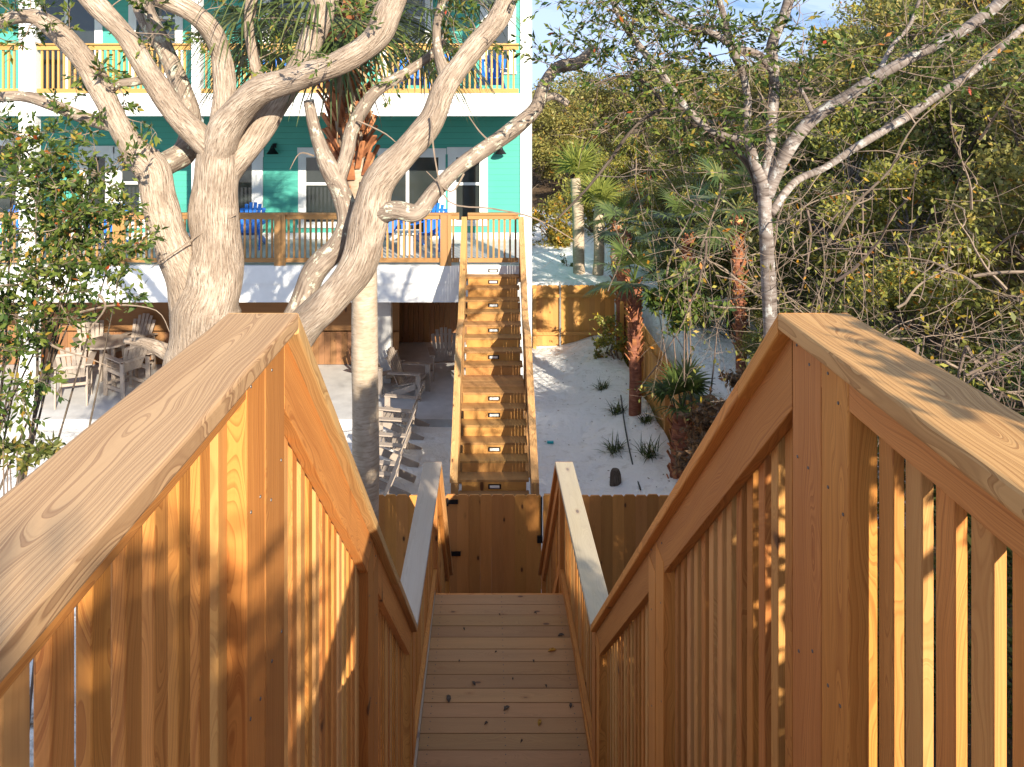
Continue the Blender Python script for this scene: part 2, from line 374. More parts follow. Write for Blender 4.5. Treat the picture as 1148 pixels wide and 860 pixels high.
# ------------------------------------------------------------------ terrain
def ss(t): t = max(0.0, min(1.0, t)); return t*t*(3-2*t)
def height(x, y):
    h = -6.5
    h = max(h, -2.7-1.0*max(0, y-1.0)) if y < 6 else h
    h += .0
    if y < 12:                                   # the dune carries on beside the stair on the right and, lower, on the left
        side = ss((x-1.6)/2.6)
        hr = -2.75-.22*max(0, y)-.0*x + .10*max(0, x-4)
        h = h*(1-side*ss((11.5-y)/4)) + hr*side*ss((11.5-y)/4)
        sl_ = ss((-x-3.0)/4)*ss((7.5-y)/3.5); h = h*(1-sl_)+(-4.4)*sl_
    if x > 3.45:
        t = ss((x-3.45)/.5); b = -5.05+.42*max(0, x-5.5) if x < 16 else -.6
        b = min(b, -1.2)
        h = max(h, h*(1-t)+b*t)
    if y > 20.7:
        b = -5.05+ .015*(y-20.7)
        if y > 34: b += min(3.5, .12*(y-34))
        if x > 4: b = max(b, -5.05+.42*max(0, min(x, 15)-5.5)*.8)
        h = max(h, -6.5+(b+6.5)*ss((y-20.7)/.8))
    if 8.9 < y < 20.6 and x < 3.4:
        h += .07*math.sin(x*1.9+y*.7)*math.sin(y*1.3-x*.4)+.05*math.sin(x*4.1+1)*math.sin(y*3.7)
        h += .35*ss((x-1.5)/1.9)*ss((y-10)/2) if x > 1.5 else 0
        if x < .0 and y > 15.3: h = -6.6
    return h
def soilness(x, y):
    s = 0
    if y < 8.6: s = 1 if x > -1 else .45
    if x > 3.5 and y < 34: s = max(s, ss((x-5.2)/1.6)) if y > 9 else 1
    if y > 33: s = max(s, ss((y-33)/3))
    if x > 6: s = 1
    return s
xs = sorted(set([-400,-150,-70,-40,-25]+[round(-16+.25*i, 3) for i in range(int(40/.25)+1)]+[3.42, 3.48, 30, 45, 80, 160, 400]))
ys = sorted(set([-300,-100,-40,-15]+[round(-6+.25*i, 3) for i in range(int(46/.25)+1)]+[20.65, 45, 52, 60, 75, 100, 200, 400, 900, 2500]))
gv = []; sv = []
for y in ys:
    for x in xs: gv.append((x, y, height(x, y))); sv.append(soilness(x, y))
nx = len(xs); gf = [(j*nx+i, j*nx+i+1, (j+1)*nx+i+1, (j+1)*nx+i) for j in range(len(ys)-1) for i in range(nx-1)]
me = bpy.data.meshes.new('ground'); me.from_pydata(gv, [], gf); a = me.attributes.new('soil', 'FLOAT', 'POINT'); a.data.foreach_set('value', sv)
me.polygons.foreach_set('use_smooth', [True]*len(me.polygons)); me.materials.append(MT['sand'])
g = bpy.data.objects.new('ground', me); COL.objects.link(g); tag(g, 'white sand yard rising to dark leaf covered soil on the dune', None, None, 'structure')

# ------------------------------------------------------------------ near boardwalk: railings, deck, stairs
def lerpX(tab, y):
    if y <= tab[0][0]: return tab[0][1]
    for (a, xa), (b, xb) in zip(tab, tab[1:]):
        if y <= b: return xa+(xb-xa)*(y-a)/(b-a)
    return tab[-1][1]
YP, ZP = 1.89, -.519; YJ, ZJ = 5.25, -3.57; YL = 7.62; YE, ZE = 9.1, -5.55
XL = [(-2, -.468), (YP, -.468), (YJ, -.488), (YL, -.468), (YE, -.425)]
XR = [(-2, .712), (YP, .712), (YJ, .696), (YL, .658), (YE, .585)]
def topz(y):
    if y <= YP: return ZP
    if y <= YJ: return ZP+(ZJ-ZP)*(y-YP)/(YJ-YP)
    if y <= YL: return ZJ
    return ZJ+(ZE-ZJ)*(y-YL)/(YE-YL)
def near_railing(sgn, tab, name, label, capmats, first_near, pitch):
    t = thing(name, label, 'railing', (sgn*.7, 1.9, -1.6))
    def span(x, o, w):    # interval starting o outward of the cap's inner edge, w wide
        a, b = x+sgn*o, x+sgn*(o+w); return (min(a, b), max(a, b))
    segs = [(-1.3, YP, .042, capmats[0], .08 if sgn > 0 else .055), (YP, YJ, .053, capmats[1], .185), (YJ, YL, .04, capmats[2], .12), (YL, YE, .06, capmats[1], .16)]
    for k, (ya, yb, h, cm, bh) in enumerate(segs):
        za, zb = (topz(ya), topz(yb)); xa, xb = lerpX(tab, ya), lerpX(tab, yb)
        cuts = [ya, yb] if k != 1 else [ya, ya+(.30 if sgn > 0 else 2.2), yb]
        for a, b in zip(cuts, cuts[1:]):
            m = MB(); x = lerpX(tab, a); s = span(x, 0, .178); g_ = .0015
            m.rail(s[0], s[1], a+g_, topz(a) if k else za, b-g_, za+(zb-za)*(b-ya)/(yb-ya), h, .007, lerpX(tab, b)-x, -.09 if k == 0 else None)
            m.build('cap_rail', cm, t, False)
        m = MB(); s = span(xa, .036, .036)
        m.rail(s[0], s[1], ya+.004, za-h-.001, yb-.004, zb-h-.001, bh, .003, xb-xa); m.build('rail_board', 'pine', t)
        m = MB(); s = span(xa, .115, .036)
        m.rail(s[0], s[1], ya+.004, za-h-.001, yb-.004, zb-h-.001, bh, .003, xb-xa); m.build('rail_board', 'pine', t)
        if k:
            dzb = 1.22 if k == 1 else .98
            m = MB(); s = span(xa, .036, .036); m.rail(s[0], s[1], ya+.004, za-dzb, yb-.004, zb-dzb, .14, .003, xb-xa); m.build('bottom_board', 'pine', t)
    # posts (two boards each), then balusters between them
    posts = [(-.75, -.60), (1.725, 1.886), (1.592, 1.722), (3.25, 3.40), (3.41, 3.55), (5.08, 5.21), (5.27, 5.42), (YL-.14, YL-.01), (YE-.14, YE-.01)]
    busy = []
    for a, b in posts:
        x = lerpX(tab, (a+b)/2); s = span(x, .034, .12 if not 1.5 < a < 1.6 else .062); m = MB(); zt = topz(b if b > YP else a)-.047-.0
        zt = min(topz(a), topz(b))-.06; zb = {0: -1.9}.get(0) if b <= YP else topz(a)-1.5
        m.box(s[0], s[1], a, b, zb if b <= YP else zb, zt, 2, .004); m.build('post', 'pine', t); busy.append((a-.001, b+.012))
    y = first_near-pitch*14
    while y < YE-.1:
        w = .054 if y < YP else .050
        if not any(a < y+w and y < b for a, b in busy):
            x = lerpX(tab, y); s = span(x, .0735, .024); m = MB(); zt = min(topz(y), topz(y+w))-.058
            zbm = topz(y+w)-(1.3 if YP < y < YJ else 1.13)
            m.box(s[0], s[1], y, y+w, zbm, zt, 2, .003)
            m.build('baluster', random.choice(['pine', 'pine', 'pine_pale']), t)
        y += pitch

    return t
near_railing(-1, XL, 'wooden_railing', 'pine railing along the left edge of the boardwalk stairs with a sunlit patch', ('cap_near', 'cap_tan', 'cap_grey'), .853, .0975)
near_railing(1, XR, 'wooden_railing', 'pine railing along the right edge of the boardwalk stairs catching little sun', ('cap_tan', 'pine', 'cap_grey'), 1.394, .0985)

t = thing('boardwalk_deck', 'upper boardwalk deck of pine boards at the head of the near stairs', 'deck', (0, 0, -1.64))
m = MB(); y = -1.4
while y < 1.50: m.box(-.58, .83, y, y+.138, -1.638, -1.6, 0, .004); y += .145
m.build('deck_boards', 'deck', t)
m = MB(); m.box(-.50, .74, 1.56, 1.60, -1.85, -1.645, 0); m.build('fascia_board', 'pine', t)
for x in (-.45, .65): m = MB(); m.box(x, x+.14, -.2, -.06, -3.9, -1.645, 2); m.build('post', 'pine', t)
t = thing('boardwalk_stairs', 'upper flight of boardwalk stairs dropping to the lower landing', 'stairs', (.1, 3.5, -4.6))
for x in (-.46, .62): m = MB(); m.rail(x, x+.04, 1.62, -1.80, 4.75, -4.66, .28); m.build('stringer', 'pine', t)
m = MB()
for k in range(1, 16):
    yy = 1.60+k*.208; zz = -1.6-k*.19
    if zz > -4.6: m.box(-.44, .66, yy-.02, yy+.2, zz-.038, zz, 0, .004)
m.build('treads', 'deck', t)
t = thing('landing_deck', 'lower boardwalk landing of weathered tan boards in front of the plank gate', 'deck', (.1, 6, -4.64))
m = MB(); y = 7.235
while y > 4.9: m.box(-.505, .712, y-.140, y, -4.678, -4.64+random.uniform(-.0012, .0012), 0, .004); y -= .145
m.build('deck_boards', 'deck', t)
for x0 in (-.532, .714): m = MB(); m.rail(x0, x0+.026, 4.9, -4.60, 7.24, -4.60, .14, .002); m.build('edge_board', 'cap_grey' if x0 < 0 else 'pine', t)
m = MB(); m.box(-.50, .71, 7.238, 7.27, -4.88, -4.65, 0); m.build('fascia_board', 'pine', t)
for x in (-.46, .54):
    for y in (5.1, 7.05): m = MB(); m.box(x, x+.12, y, y+.12, -6.7, -4.685, 2); m.build('post', 'pine', t)
t = thing('boardwalk_stairs', 'short lower flight hidden beyond the landing, going down to the plank gate', 'stairs', (.1, 8.2, -6.4))
m = MB()
for k in range(1, 9): m.box(-.42, .60, 7.05+k*.215, 7.27+k*.215, -4.64-k*.21-.038, -4.64-k*.21, 0, .004)
m.build('treads', 'deck', t)
for x in (-.44, .58): m = MB(); m.rail(x, x+.04, 7.28, -4.9, 9.05, -6.55, .26); m.build('stringer', 'pine', t)
# debris on the landing
def small_leaf(px, py, size, name, mat, label, cat, ang):
    Y = 4.64*F/(py-VY); p = at(px, py, Y); mb = MB()
    pts = [(-.5, 0, .0), (-.2, .22, .012), (.2, .2, .016), (.5, 0, .004), (.2, -.2, .012), (-.2, -.22, .016)]
    c, s_ = math.cos(ang), math.sin(ang); top = [(p.x+size*(a*c-b*s_), Y+size*(a*s_+b*c), -4.637+z) for a, b, z in pts]
    bot = [(x, y, z-.002) for x, y, z in top]
    mb.prism(bot, top, [(0,0,0)]*6, [(0,0,0)]*6, random.uniform(.85, .95)); tag(mb.build(name, mat), label, cat)
small_leaf(619, 730, .075, 'fallen_leaf', 'leaf_yellow', 'yellow fallen leaf on the landing, nearer the gate', 'leaf', .2)
small_leaf(605, 811, .06, 'fallen_leaf', 'leaf_yellow', 'yellow fallen leaf on the landing, nearer the camera', 'leaf', 1.2)
small_leaf(629, 713, .06, 'fallen_leaf', 'dark_bark', 'curled dark leaf on the landing beside the right edge board', 'leaf', .1)
small_leaf(503, 784, .08, 'fallen_leaf', 'dark_bark', 'dark leaf scrap on the landing toward its left edge board', 'leaf', 1.7)
small_leaf(531, 767, .05, 'fallen_leaf', 'dark_bark', 'small dark leaf near the middle of the landing', 'leaf', 2.2)
small_leaf(568, 795, .06, 'fallen_leaf', 'dark_bark', 'blackish leaf flake lying left of the nearer yellow leaf', 'leaf', .6)

# ------------------------------------------------------------------ fences and gate
def dogear(mb, x0, x1, y, zb, zt, th=.018, axis='x'):
    c = .022; pts = [(x0, zb), (x1, zb), (x1, zt-c), (x1-c, zt), (x0+c, zt), (x0, zt-c)]
    ol, ow, ot = random.random()*40, random.uniform(-.12, .0), random.uniform(-.05, .05)
    dy = random.uniform(-.003, .003)
    if axis == 'x': A = [(a, y+dy, b) for a, b in pts]; B = [(a, y+dy+th, b) for a, b in pts]
    else: A = [(y+dy, a, b) for a, b in pts]; B = [(y+dy+th, a, b) for a, b in pts]
    mb.prism(A[::-1] if axis == 'x' else A, B[::-1] if axis == 'x' else B, [(b+ol, a-x0+ow, ot) for a, b in (pts[::-1] if axis == 'x' else pts)], [(b+ol, a-x0+ow, ot+th) for a, b in (pts[::-1] if axis == 'x' else pts)])
def plank_fence(name, label, a0, a1, c, zb, zt, mat, axis='x', cat='fence', raise_=None, postside=1):
    t = thing(name, label, cat, ((a0+a1)/2, c, zb) if axis == 'x' else (c, (a0+a1)/2, zb)); m = MB(); a = a0
    while a < a1-.03:
        b = min(a+.137, a1); dz = raise_(a) if raise_ else 0
        dogear(m, a, b+.0025*(b<a1), c, zb+dz, zt+dz+random.uniform(-.006, .006), axis=axis); a += .140
    m.build('plank_panel', mat, t)
    for zz in (zb+.3, zt-.32):
        m = MB()
        if axis == 'x': m.box(a0, a1, c+.024*postside+(0 if postside > 0 else -.04), c+.024*postside+(.04 if postside > 0 else 0), zz, zz+.09, 0)
        else: m.box(c-.045, c-.006, a0, a1, zz, zz+.09, 1)
        m.build('fence_rail', mat, t)
    k = a0+.02
    while k < a1:
        m = MB()
        if axis == 'x': m.box(k, k+.09, c+.068 if postside > 0 else c-.14, c+.158 if postside > 0 else c-.05, zb-.3, zt-.06, 2)
        else: m.box(c-.14, c-.048, k, k+.09, zb-.3, zt-.03, 2)
        m.build('post', mat, t); k += 2.4
    return t
YG = 9.3; ZT = -4.76
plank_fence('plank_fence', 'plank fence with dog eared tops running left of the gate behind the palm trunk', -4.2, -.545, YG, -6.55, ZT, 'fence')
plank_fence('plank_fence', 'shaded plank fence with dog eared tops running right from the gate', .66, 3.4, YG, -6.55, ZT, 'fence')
t = thing('plank_gate', 'closed plank gate with black hinges at the foot of the boardwalk stairs', 'gate', (.06, YG, -6.5)); m = MB(); a = -.525
while a < .62: dogear(m, a, min(a+.1396, .635), YG+.004, -6.45, ZT+random.uniform(-.004, .004)); a += .140
m.build('plank_panel', 'fence', t)
for zz in (-6.1, -5.1): m = MB(); m.box(-.52, .63, YG+.03, YG+.07, zz, zz+.09, 0); m.build('gate_rail', 'fence', t)
for px, py in ((508, 562), (511, 620)):
    p = at(px, py, YG); m = MB(); m.box(p.x-.06, p.x+.06, YG-.022, YG-.008, p.z-.025, p.z+.025, 0); m.box(p.x-.075, p.x-.055, YG-.032, YG-.012, p.z-.045, p.z+.045, 2)
    m.build('hinge', 'black', t)
m = MB(); m.box(.628, .645, YG-.03, YG-.01, -5.30, -4.77, 2); m.box(.585, .65, YG-.04, YG-.012, -5.32, -5.24, 0); m.build('latch', 'black', t)
YB = 20.5
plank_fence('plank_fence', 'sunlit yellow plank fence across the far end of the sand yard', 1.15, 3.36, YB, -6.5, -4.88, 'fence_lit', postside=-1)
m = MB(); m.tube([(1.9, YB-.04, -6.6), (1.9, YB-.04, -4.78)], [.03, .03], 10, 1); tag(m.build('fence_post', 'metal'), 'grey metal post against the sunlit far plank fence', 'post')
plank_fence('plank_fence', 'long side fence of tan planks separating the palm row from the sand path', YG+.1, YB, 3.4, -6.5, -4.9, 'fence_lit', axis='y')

# ------------------------------------------------------------------ house
YH, YW = 16.0, 19.1
def hz(py): return -(py-VY)*YH/F
def wx(px, Y=YW): return (px-VX)*Y/F
def wz(py, Y=YW): return -(py-VY)*Y/F
H = thing('beach_house', 'teal beach house with white beams and two stacked wooden balconies', 'house', (-5, 17.5, -6.5))
XE = .90; XW = -13.0; Z3, Z2 = .14, -3.40
def part(name, mat, *boxes, parent=H):
    m = MB()
    for b in boxes: m.box(*b)
    return m.build(name, mat, parent)
part('porch_floor', 'concrete', (XW, XE-.02, YH+.06, YW-.002, Z2-.20, Z2))
part('porch_floor', 'concrete', (XW, XE-.02, YH+.06, YW-.002, Z3-.12, Z3))
part('porch_ceiling', 'teal_flat', (XW, XE-.03, YH+.06, YW-.002, -.24, -.2), (XW, XE-.03, YH+.06, YW-.002, 3.2, 3.25))
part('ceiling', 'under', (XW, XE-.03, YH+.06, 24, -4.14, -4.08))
part('beam', 'white', (XW, XE, YH, YH+.05, -.28, Z3+.05, 0))
part('beam', 'white', (XW, XE, YH, YH+.05, 3.2, 3.7, 0))
part('beam', 'white', (XW, XE, YH-.02, YH+.05, hz(318), Z2+.0, 0))
part('beam', 'white', (XW, XE, YH, YH+.05, hz(339), hz(318)-.004, 0))
part('side_beam', 'white', (XE-.05, XE, YH+.052, YW, -.28, Z3+.05, 1), (XE-.05, XE, YH+.052, YW, hz(339), Z2, 1), (XE-.05, XE, YH+.052, YW, 3.2, 3.7, 1))
part('roof', 'concrete', (XW-.3, XE+.4, YH-.4, 27, 3.71, 3.9))
for nm, x0, x1, z0, z1 in (('column', -9.80, -9.46, -6.4, 3.2), ('column', -6.20, -6.02, -6.4, 3.2), ('column', .66, .898, -6.4, 3.2)):
    for a, b in ((hz(339)-.002, -6.45), (-.282, Z2+.002), (3.198, Z3+.052)): part(nm, 'white', (x0, x1, YH-.01 if x0 < 0 else YH+.0, YH+.2, b, a, 2))
part('column', 'concrete', (wx(419, 17.6), wx(438, 17.6), 17.6, 17.9, -6.44, -4.15, 2))
# upper walls with openings filled by window and door parts set just proud
part('wall', 'teal', (XW, XE, YW, YW+.2, Z2-.6, -.245, 0)); part('wall', 'teal', (XW, XE, YW+.01, YW+.2, Z3-.1, 3.2, 0))
part('side_wall', 'teal', (XE-.15, XE, YW+.21, 27, Z2-.75, 3.7, 0))
part('base_trim', 'white', (XW, XE-.005, YW-.03, YW-.003, Z2+.002, Z2+.16, 0)); part('corner_trim', 'white', (XE-.12, XE+.012, YW-.025, YW+.1, Z2+.165, -.25, 2), (XE-.12, XE+.012, YW-.02, YW+.1, Z3+.01, 3.2, 2))
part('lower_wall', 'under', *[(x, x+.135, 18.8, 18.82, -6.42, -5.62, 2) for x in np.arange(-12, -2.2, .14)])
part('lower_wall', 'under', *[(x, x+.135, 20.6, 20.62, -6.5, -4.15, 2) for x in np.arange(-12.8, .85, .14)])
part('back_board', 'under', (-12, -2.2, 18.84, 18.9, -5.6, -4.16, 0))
def window(x0, x1, z0, z1, mid=None, name='window', fr=.075, trim=.12, yy=YW, mull=()):
    y = yy-.002
    o = part(name, 'white', (x0-trim, x0, y-.035, y, z0, z1, 2), (x1, x1+trim, y-.035, y, z0, z1, 2), (x0-trim-.02, x1+trim+.02, y-.04, y, z1+.001, z1+trim+.05, 0), (x0-trim-.02, x1+trim+.02, y-.045, y, z0-.07, z0-.001, 0))
    bx = [(x0+.002, x0+fr, y-.028, y-.001, z0+.002, z1-.002, 2), (x1-fr, x1-.002, y-.028, y-.001, z0+.002, z1-.002, 2), (x0+fr+.001, x1-fr-.001, y-.027, y-.001, z1-fr, z1-.002, 0), (x0+fr+.001, x1-fr-.001, y-.027, y-.001, z0+.002, z0+fr, 0)]
    if mid: bx.append((x0+fr+.001, x1-fr-.001, y-.032, y-.001, mid-.035, mid+.035, 0))
    for q in mull: bx.append((q-.04, q+.04, y-.033, y-.001, z0+fr+.002, z1-fr-.002, 2))
    part('sash', 'white', *bx, parent=o); part('pane', 'glass', (x0+.01, x1-.01, y-.012, y-.002, z0+.01, z1-.01, 2), parent=o)
    return o
window(wx(508), wx(541), wz(250), wz(173), wz(206), trim=.13)
window(wx(428), wx(495), Z2+.1, wz(173), None, 'glass_door', mull=(wx(457),), trim=.1)
window(wx(262), wx(286), Z2+.1, wz(176), None, 'glass_door', trim=.2)
window(wx(134), wx(160), wz(252), wz(172), wz(205))
window(wx(168), wx(176), Z2+.1, wz(172), None, 'glass_door', trim=.05)
window(wx(96), wx(122), Z2+.1, wz(172), None, 'glass_door', trim=.14)
window(wx(-22), wx(22), wz(252), wz(160), wz(206))
window(wx(340), wx(392), wz(252), wz(173), wz(206))
window(wx(566)-.5, wx(573), wz(80), wz(-40), wz(20)); window(wx(300), wx(380), Z3+.1, wz(-20), None, 'glass_door', mull=(wx(340),))
window(wx(430), wx(480), wz(85), wz(-30), wz(20)); window(wx(40), wx(110), Z3+.1, wz(-20), None, 'glass_door', mull=(wx(75),)); window(wx(150), wx(200), wz(85), wz(-30), wz(20))
def lamp(px, py, label, zz=None):
    x, z = wx(px), wz(py); m = MB(); m.box(x-.05, x+.05, YW-.045, YW-.02, z+.05, z+.16, 2)
    m.tube([(x, YW-.04, z+.1), (x, YW-.16, z+.16), (x, YW-.2, z+.1)], [.012]*3, 6, 3); o = tag(m.build('wall_lamp', 'black'), label, 'wall lamp')
    m = MB(); m.tube([(x, YW-.2, z+.12), (x, YW-.2, z+.02), (x, YW-.2, z-.09)], [.03, .07, .15], 14, 1); m.build('lamp_shade', 'black', o)
lamp(308, 168, 'black barn style wall lamp on teal wall left of the palm trunk')
lamp(561, 168, 'black wall lamp beside the double hung window at the right end of the house')

def balcony_railing(x0, x1, z0, mat, label, y=YH+.04, posts=()):
    t = thing('balcony_railing', label, 'railing', ((x0+x1)/2, y, z0)); zt = z0+1.06
    for zz, hh in ((zt-.10, .10), (z0+.06, .09)):
        m = MB(); m.box(x0, x1, y-.02, y+.02, zz, zz+hh, 0); m.build('rail', mat, t)
    m = MB(); m.box(x0, x1, y-.06, y+.06, zt+.001, zt+.035, 0); m.build('top_rail', mat, t)
    for p in posts: m = MB(); m.box(p-.07, p+.07, y-.075, y-.022, z0+.0, zt-.002, 2); m.box(p-.012+.09, p+.16, y-.07, y-.022, z0, zt-.002, 2); m.build('post', mat, t)
    x = x0+.06
    while x < x1-.04: m = MB(); m.box(x, x+.04, y+.021, y+.055, z0+.07, zt-.003, 2); m.build('baluster', mat, t); x += .115
YR = YH-.0
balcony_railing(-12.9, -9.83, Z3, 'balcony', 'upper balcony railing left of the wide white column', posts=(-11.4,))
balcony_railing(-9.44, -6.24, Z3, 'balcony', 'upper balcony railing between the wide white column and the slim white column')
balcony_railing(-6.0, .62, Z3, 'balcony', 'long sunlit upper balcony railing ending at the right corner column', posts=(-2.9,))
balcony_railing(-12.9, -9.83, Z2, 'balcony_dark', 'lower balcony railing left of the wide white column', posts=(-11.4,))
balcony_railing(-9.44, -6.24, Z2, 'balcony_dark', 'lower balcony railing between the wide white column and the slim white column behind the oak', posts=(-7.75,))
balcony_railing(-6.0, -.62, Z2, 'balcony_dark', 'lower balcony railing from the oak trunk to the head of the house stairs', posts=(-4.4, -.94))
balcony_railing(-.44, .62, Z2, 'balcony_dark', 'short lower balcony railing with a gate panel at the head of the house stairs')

# house stairs
t = thing('house_stairs', 'long wooden stairs with step lights climbing from the yard to the lower balcony', 'stairs', (.2, 13, -6.5))
SX0, SX1 = -.46, .62; m = MB(); mr = MB(); pos = []
y, z = YH-.02, Z2
for k in range(1, 10):
    z -= .174; y -= .25; pos.append((y, z)); m2 = .25 if k < 9 else 0
    if k < 9: m.box(SX0, SX1, y, y+.275, z-.038, z, 0, .003)
    if 1 < k < 9: mr.box(SX0+.04, SX1-.04, y+.255, y+.272, z+.001, z+.1740-.04, 0)
zl = z; yl1 = y+.25; yl0 = yl1-.85
yy = yl0
while yy < yl1-.02: m.box(SX0, SX1, yy, yy+.14, zl-.038, zl, 0, .003); yy += .1435
mr.box(SX0+.04, SX1-.04, yl1+.0, yl1+.018, zl+.001, zl+.134, 0)
mr.box(SX0+.02, SX1-.02, yl0+.01, yl0+.04, zl-.19, zl-.04, 0)
y, z = yl0, zl; low = []
while z > -6.42:
    z -= .175; y -= .25; low.append((y, z)); m.box(SX0, SX1, y, y+.275, z-.038, z, 0, .003); mr.box(SX0+.04, SX1-.04, y+.255, y+.272, z+.001, z+.135, 0)
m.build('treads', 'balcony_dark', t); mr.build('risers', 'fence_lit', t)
yb = y
rl = [(YH-.08, -2.37), (yl1, -3.95), (yl0, -3.97), (yb+.2, -5.45)]
for sx, w0 in ((-.57, 0), (.61, 0)):
    for (a, za), (b, zb) in zip(rl, rl[1:]):
        m = MB(); m.rail(sx+.005, sx+.115, b, zb, a, za, .045, .004); m.build('cap_rail', 'cap_tan', t)
        m = MB(); m.rail(sx+.04, sx+.075, b, zb-.047, a, za-.047, .14); m.build('rail_board', 'balcony_dark', t)
        m = MB(); m.rail(sx+.04, sx+.075, b, zb-.90, a, za-.90, .32); m.build('stringer', 'balcony_dark', t)
    for a, za in ((YH-.12, -2.4), (yl1-.1, -3.98), (yl0, -3.98), (yb+.22, -5.5)):
        m = MB(); m.box(sx+.02, sx+.12, a, a+.1, -6.6 if a < 15 else -3.7, za-.02, 2); m.build('post', 'balcony_dark', t)
    yy = yb+.4
    while yy < YH-.2:
        zz = next(z0+(z1-z0)*(y0-yy)/(y0-y1) for (y0, z0), (y1, z1) in zip(rl, rl[1:]) if y1 <= yy <= y0)
        m = MB(); m.box(sx+.078, sx+.11, yy, yy+.04, zz-1.0, zz-.08, 2); m.build('baluster', 'balcony_dark', t); yy += .125
def step_light(y, z):
    x = .09
    o = part('step_light', 'black', (x-.10, x+.10, y-.012, y-.001, z-.035, z+.035, 0), parent=t)
    part('lamp_lens', 'white', (x-.075, x+.075, y-.016, y-.0125, z-.02, z+.02, 0), parent=o)
step_light(YH-.022, Z2-.10)
for k in (1, 3, 5, 7): step_light(pos[k][0]+.254, pos[k][1]+.07)
step_light(yl0+.008, zl-.10)
for k in (1, 3, 5): step_light(low[k][0]+.254, low[k][1]+.07)

# patio
m = MB(); m.box(XW, -.62, 15.6, 27, -6.62, -6.44, 0); tag(m.build('patio', 'concrete'), 'pale concrete patio slab under the house', None, None, 'structure')

# ------------------------------------------------------------------ chairs
def adirondack(mat, label, group, high=False, name='adirondack_chair'):
    t = thing(name, label, 'chair', (0, 0, 0), group); H0 = .30 if high else 0
    m = MB()
    for k in range(6): yy = -.30+k*.085; zz = H0+.40-k*.024; m.bar((-.27, yy, zz), (.27, yy, zz), .075, .02, (0, 1, -.28), .004)
    m.build('seat', mat, t); m = MB()
    hs = [.66, .76, .80, .80, .76, .66]
    for k, hh in enumerate(hs):
        u = (k-2.5); x0 = u*.075; x1 = u*.105; b0 = Vector((x0, .17, H0+.26)); b1 = Vector((x1, .17+hh*.38, H0+.26+hh*.92)); m.bar(b0, b1, .080, .018, (1, 0, 0), .006)
    m.bar((-.24, .30, H0+.52), (.24, .30, H0+.52), .06, .02, (0, 0, 1)); m.bar((-.27, .44, H0+.84), (.27, .44, H0+.84), .05, .02, (0, 0, 1)); m.build('backrest', mat, t)
    for sx in (-1, 1):
        m = MB(); m.bar((sx*.33, -.38, H0+.60), (sx*.33, .36, H0+.56), .13, .022, (1, 0, 0), .006); m.build('arm', mat, t)
        m = MB(); m.bar((sx*.30, -.32, 0), (sx*.30, -.32, H0+.59), .03, .11, (1, 0, 0)); m.build('leg', mat, t)
        m = MB(); m.bar((sx*.30, .52 if not high else .34, 0), (sx*.30, .30 if high else -.30, H0+.33 if not high else H0+.5), .03, .12, (1, 0, 0)); m.build('leg', mat, t)
        if high: m = MB(); m.bar((sx*.30, -.32, .22), (sx*.30, .33, .22), .03, .07, (1,0,0)); m.bar((sx*.30, -.30, H0+.30), (sx*.30, .30, H0+.26), .03, .08, (1,0,0)); m.build('stretcher', mat, t)
    if high: m = MB(); m.bar((-.29, -.34, .25), (.29, -.34, .25), .06, .03, (0, 0, 1)); m.build('footrest', mat, t)
    return t
GB = 'blue chairs on the balconies'; blues = [
 (-5.62, 18.0, Z2, .1, 'blue chair on the lower balcony just right of the oak trunk'),
 (-2.35, 18.0, Z2, .15, 'blue chair on the lower balcony partly hidden by the curved oak limb'),
 (-1.35, 17.9, Z2, -.2, 'blue chair on the lower balcony left of the stair head'),
 (-11.0, 17.8, Z2, .2, 'blue chair on the lower balcony left of the wide white column'),
 (-8.9, 17.9, Z2, .0, 'blue chair on the lower balcony behind the leafy shrub'),
 (-5.1, 18.0, Z3, .1, 'blue chair on the upper balcony left of the palm crown'),
 (-3.7, 18.0, Z3, .1, 'blue chair on the upper balcony behind the palm crown'),
 (-1.75, 17.4, Z3, .1, 'blue chair on the upper balcony between the palm and the oak limb'),
 (-1.0, 17.6, Z3, -.1, 'blue chair on the upper balcony behind the forked oak limb'),
 (.05, 17.4, Z3, -.15, 'blue chair on the upper balcony nearest the right corner column')]
b0 = adirondack('blue', blues[0][4], GB)
for i, (x, y, z, a, lab) in enumerate(blues):
    if i == 0: b0.location = (x, y, z); b0.rotation_euler = (0, 0, a)
    else: dup(b0, (x, y, z), a, label=lab)
m = MB(); m.tube([(-1.85, 17.3, Z2), (-1.85, 17.3, Z2+.46)], [.2, .2], 14, 1); m.box(-2.12, -1.58, 17.03, 17.57, Z2+.462, Z2+.50, 0, .01)
tag(m.build('side_table', 'white'), 'white side table between two blue chairs on the lower balcony', 'table')
GL = 'sand coloured low chairs by the patio'; tans = [
 (-1.03, 18.1, -6.44, .15, 'sand coloured chair facing out under the house beside the stairs'),
 (-2.45, 17.3, -6.44, .9, 'sand coloured chair under the house nearest the grey column'),
 (-1.75, 16.9, -6.44, 1.3, 'sand coloured chair angled sideways under the house between two others'),
 (-1.75, 15.1, -6.5, -PI/2-.1, 'sand coloured chair side on, farthest of the row along the yard'),
 (-1.78, 14.0, -6.5, -PI/2, 'sand coloured chair side on, second farthest of the row along the yard'),
 (-1.80, 12.95, -6.5, -PI/2-.05, 'sand coloured chair side on, second nearest of the row along the yard'),
 (-1.84, 11.9, -6.5, -PI/2+.05, 'sand coloured chair side on, nearest of the row along the yard')]
t0 = adirondack('tan_chair', tans[0][4], GL)
for i, (x, y, z, a, lab) in enumerate(tans):
    if i == 0: t0.location = (x, y, z); t0.rotation_euler = (0, 0, a)
    else: dup(t0, (x, y, z), a, label=lab)
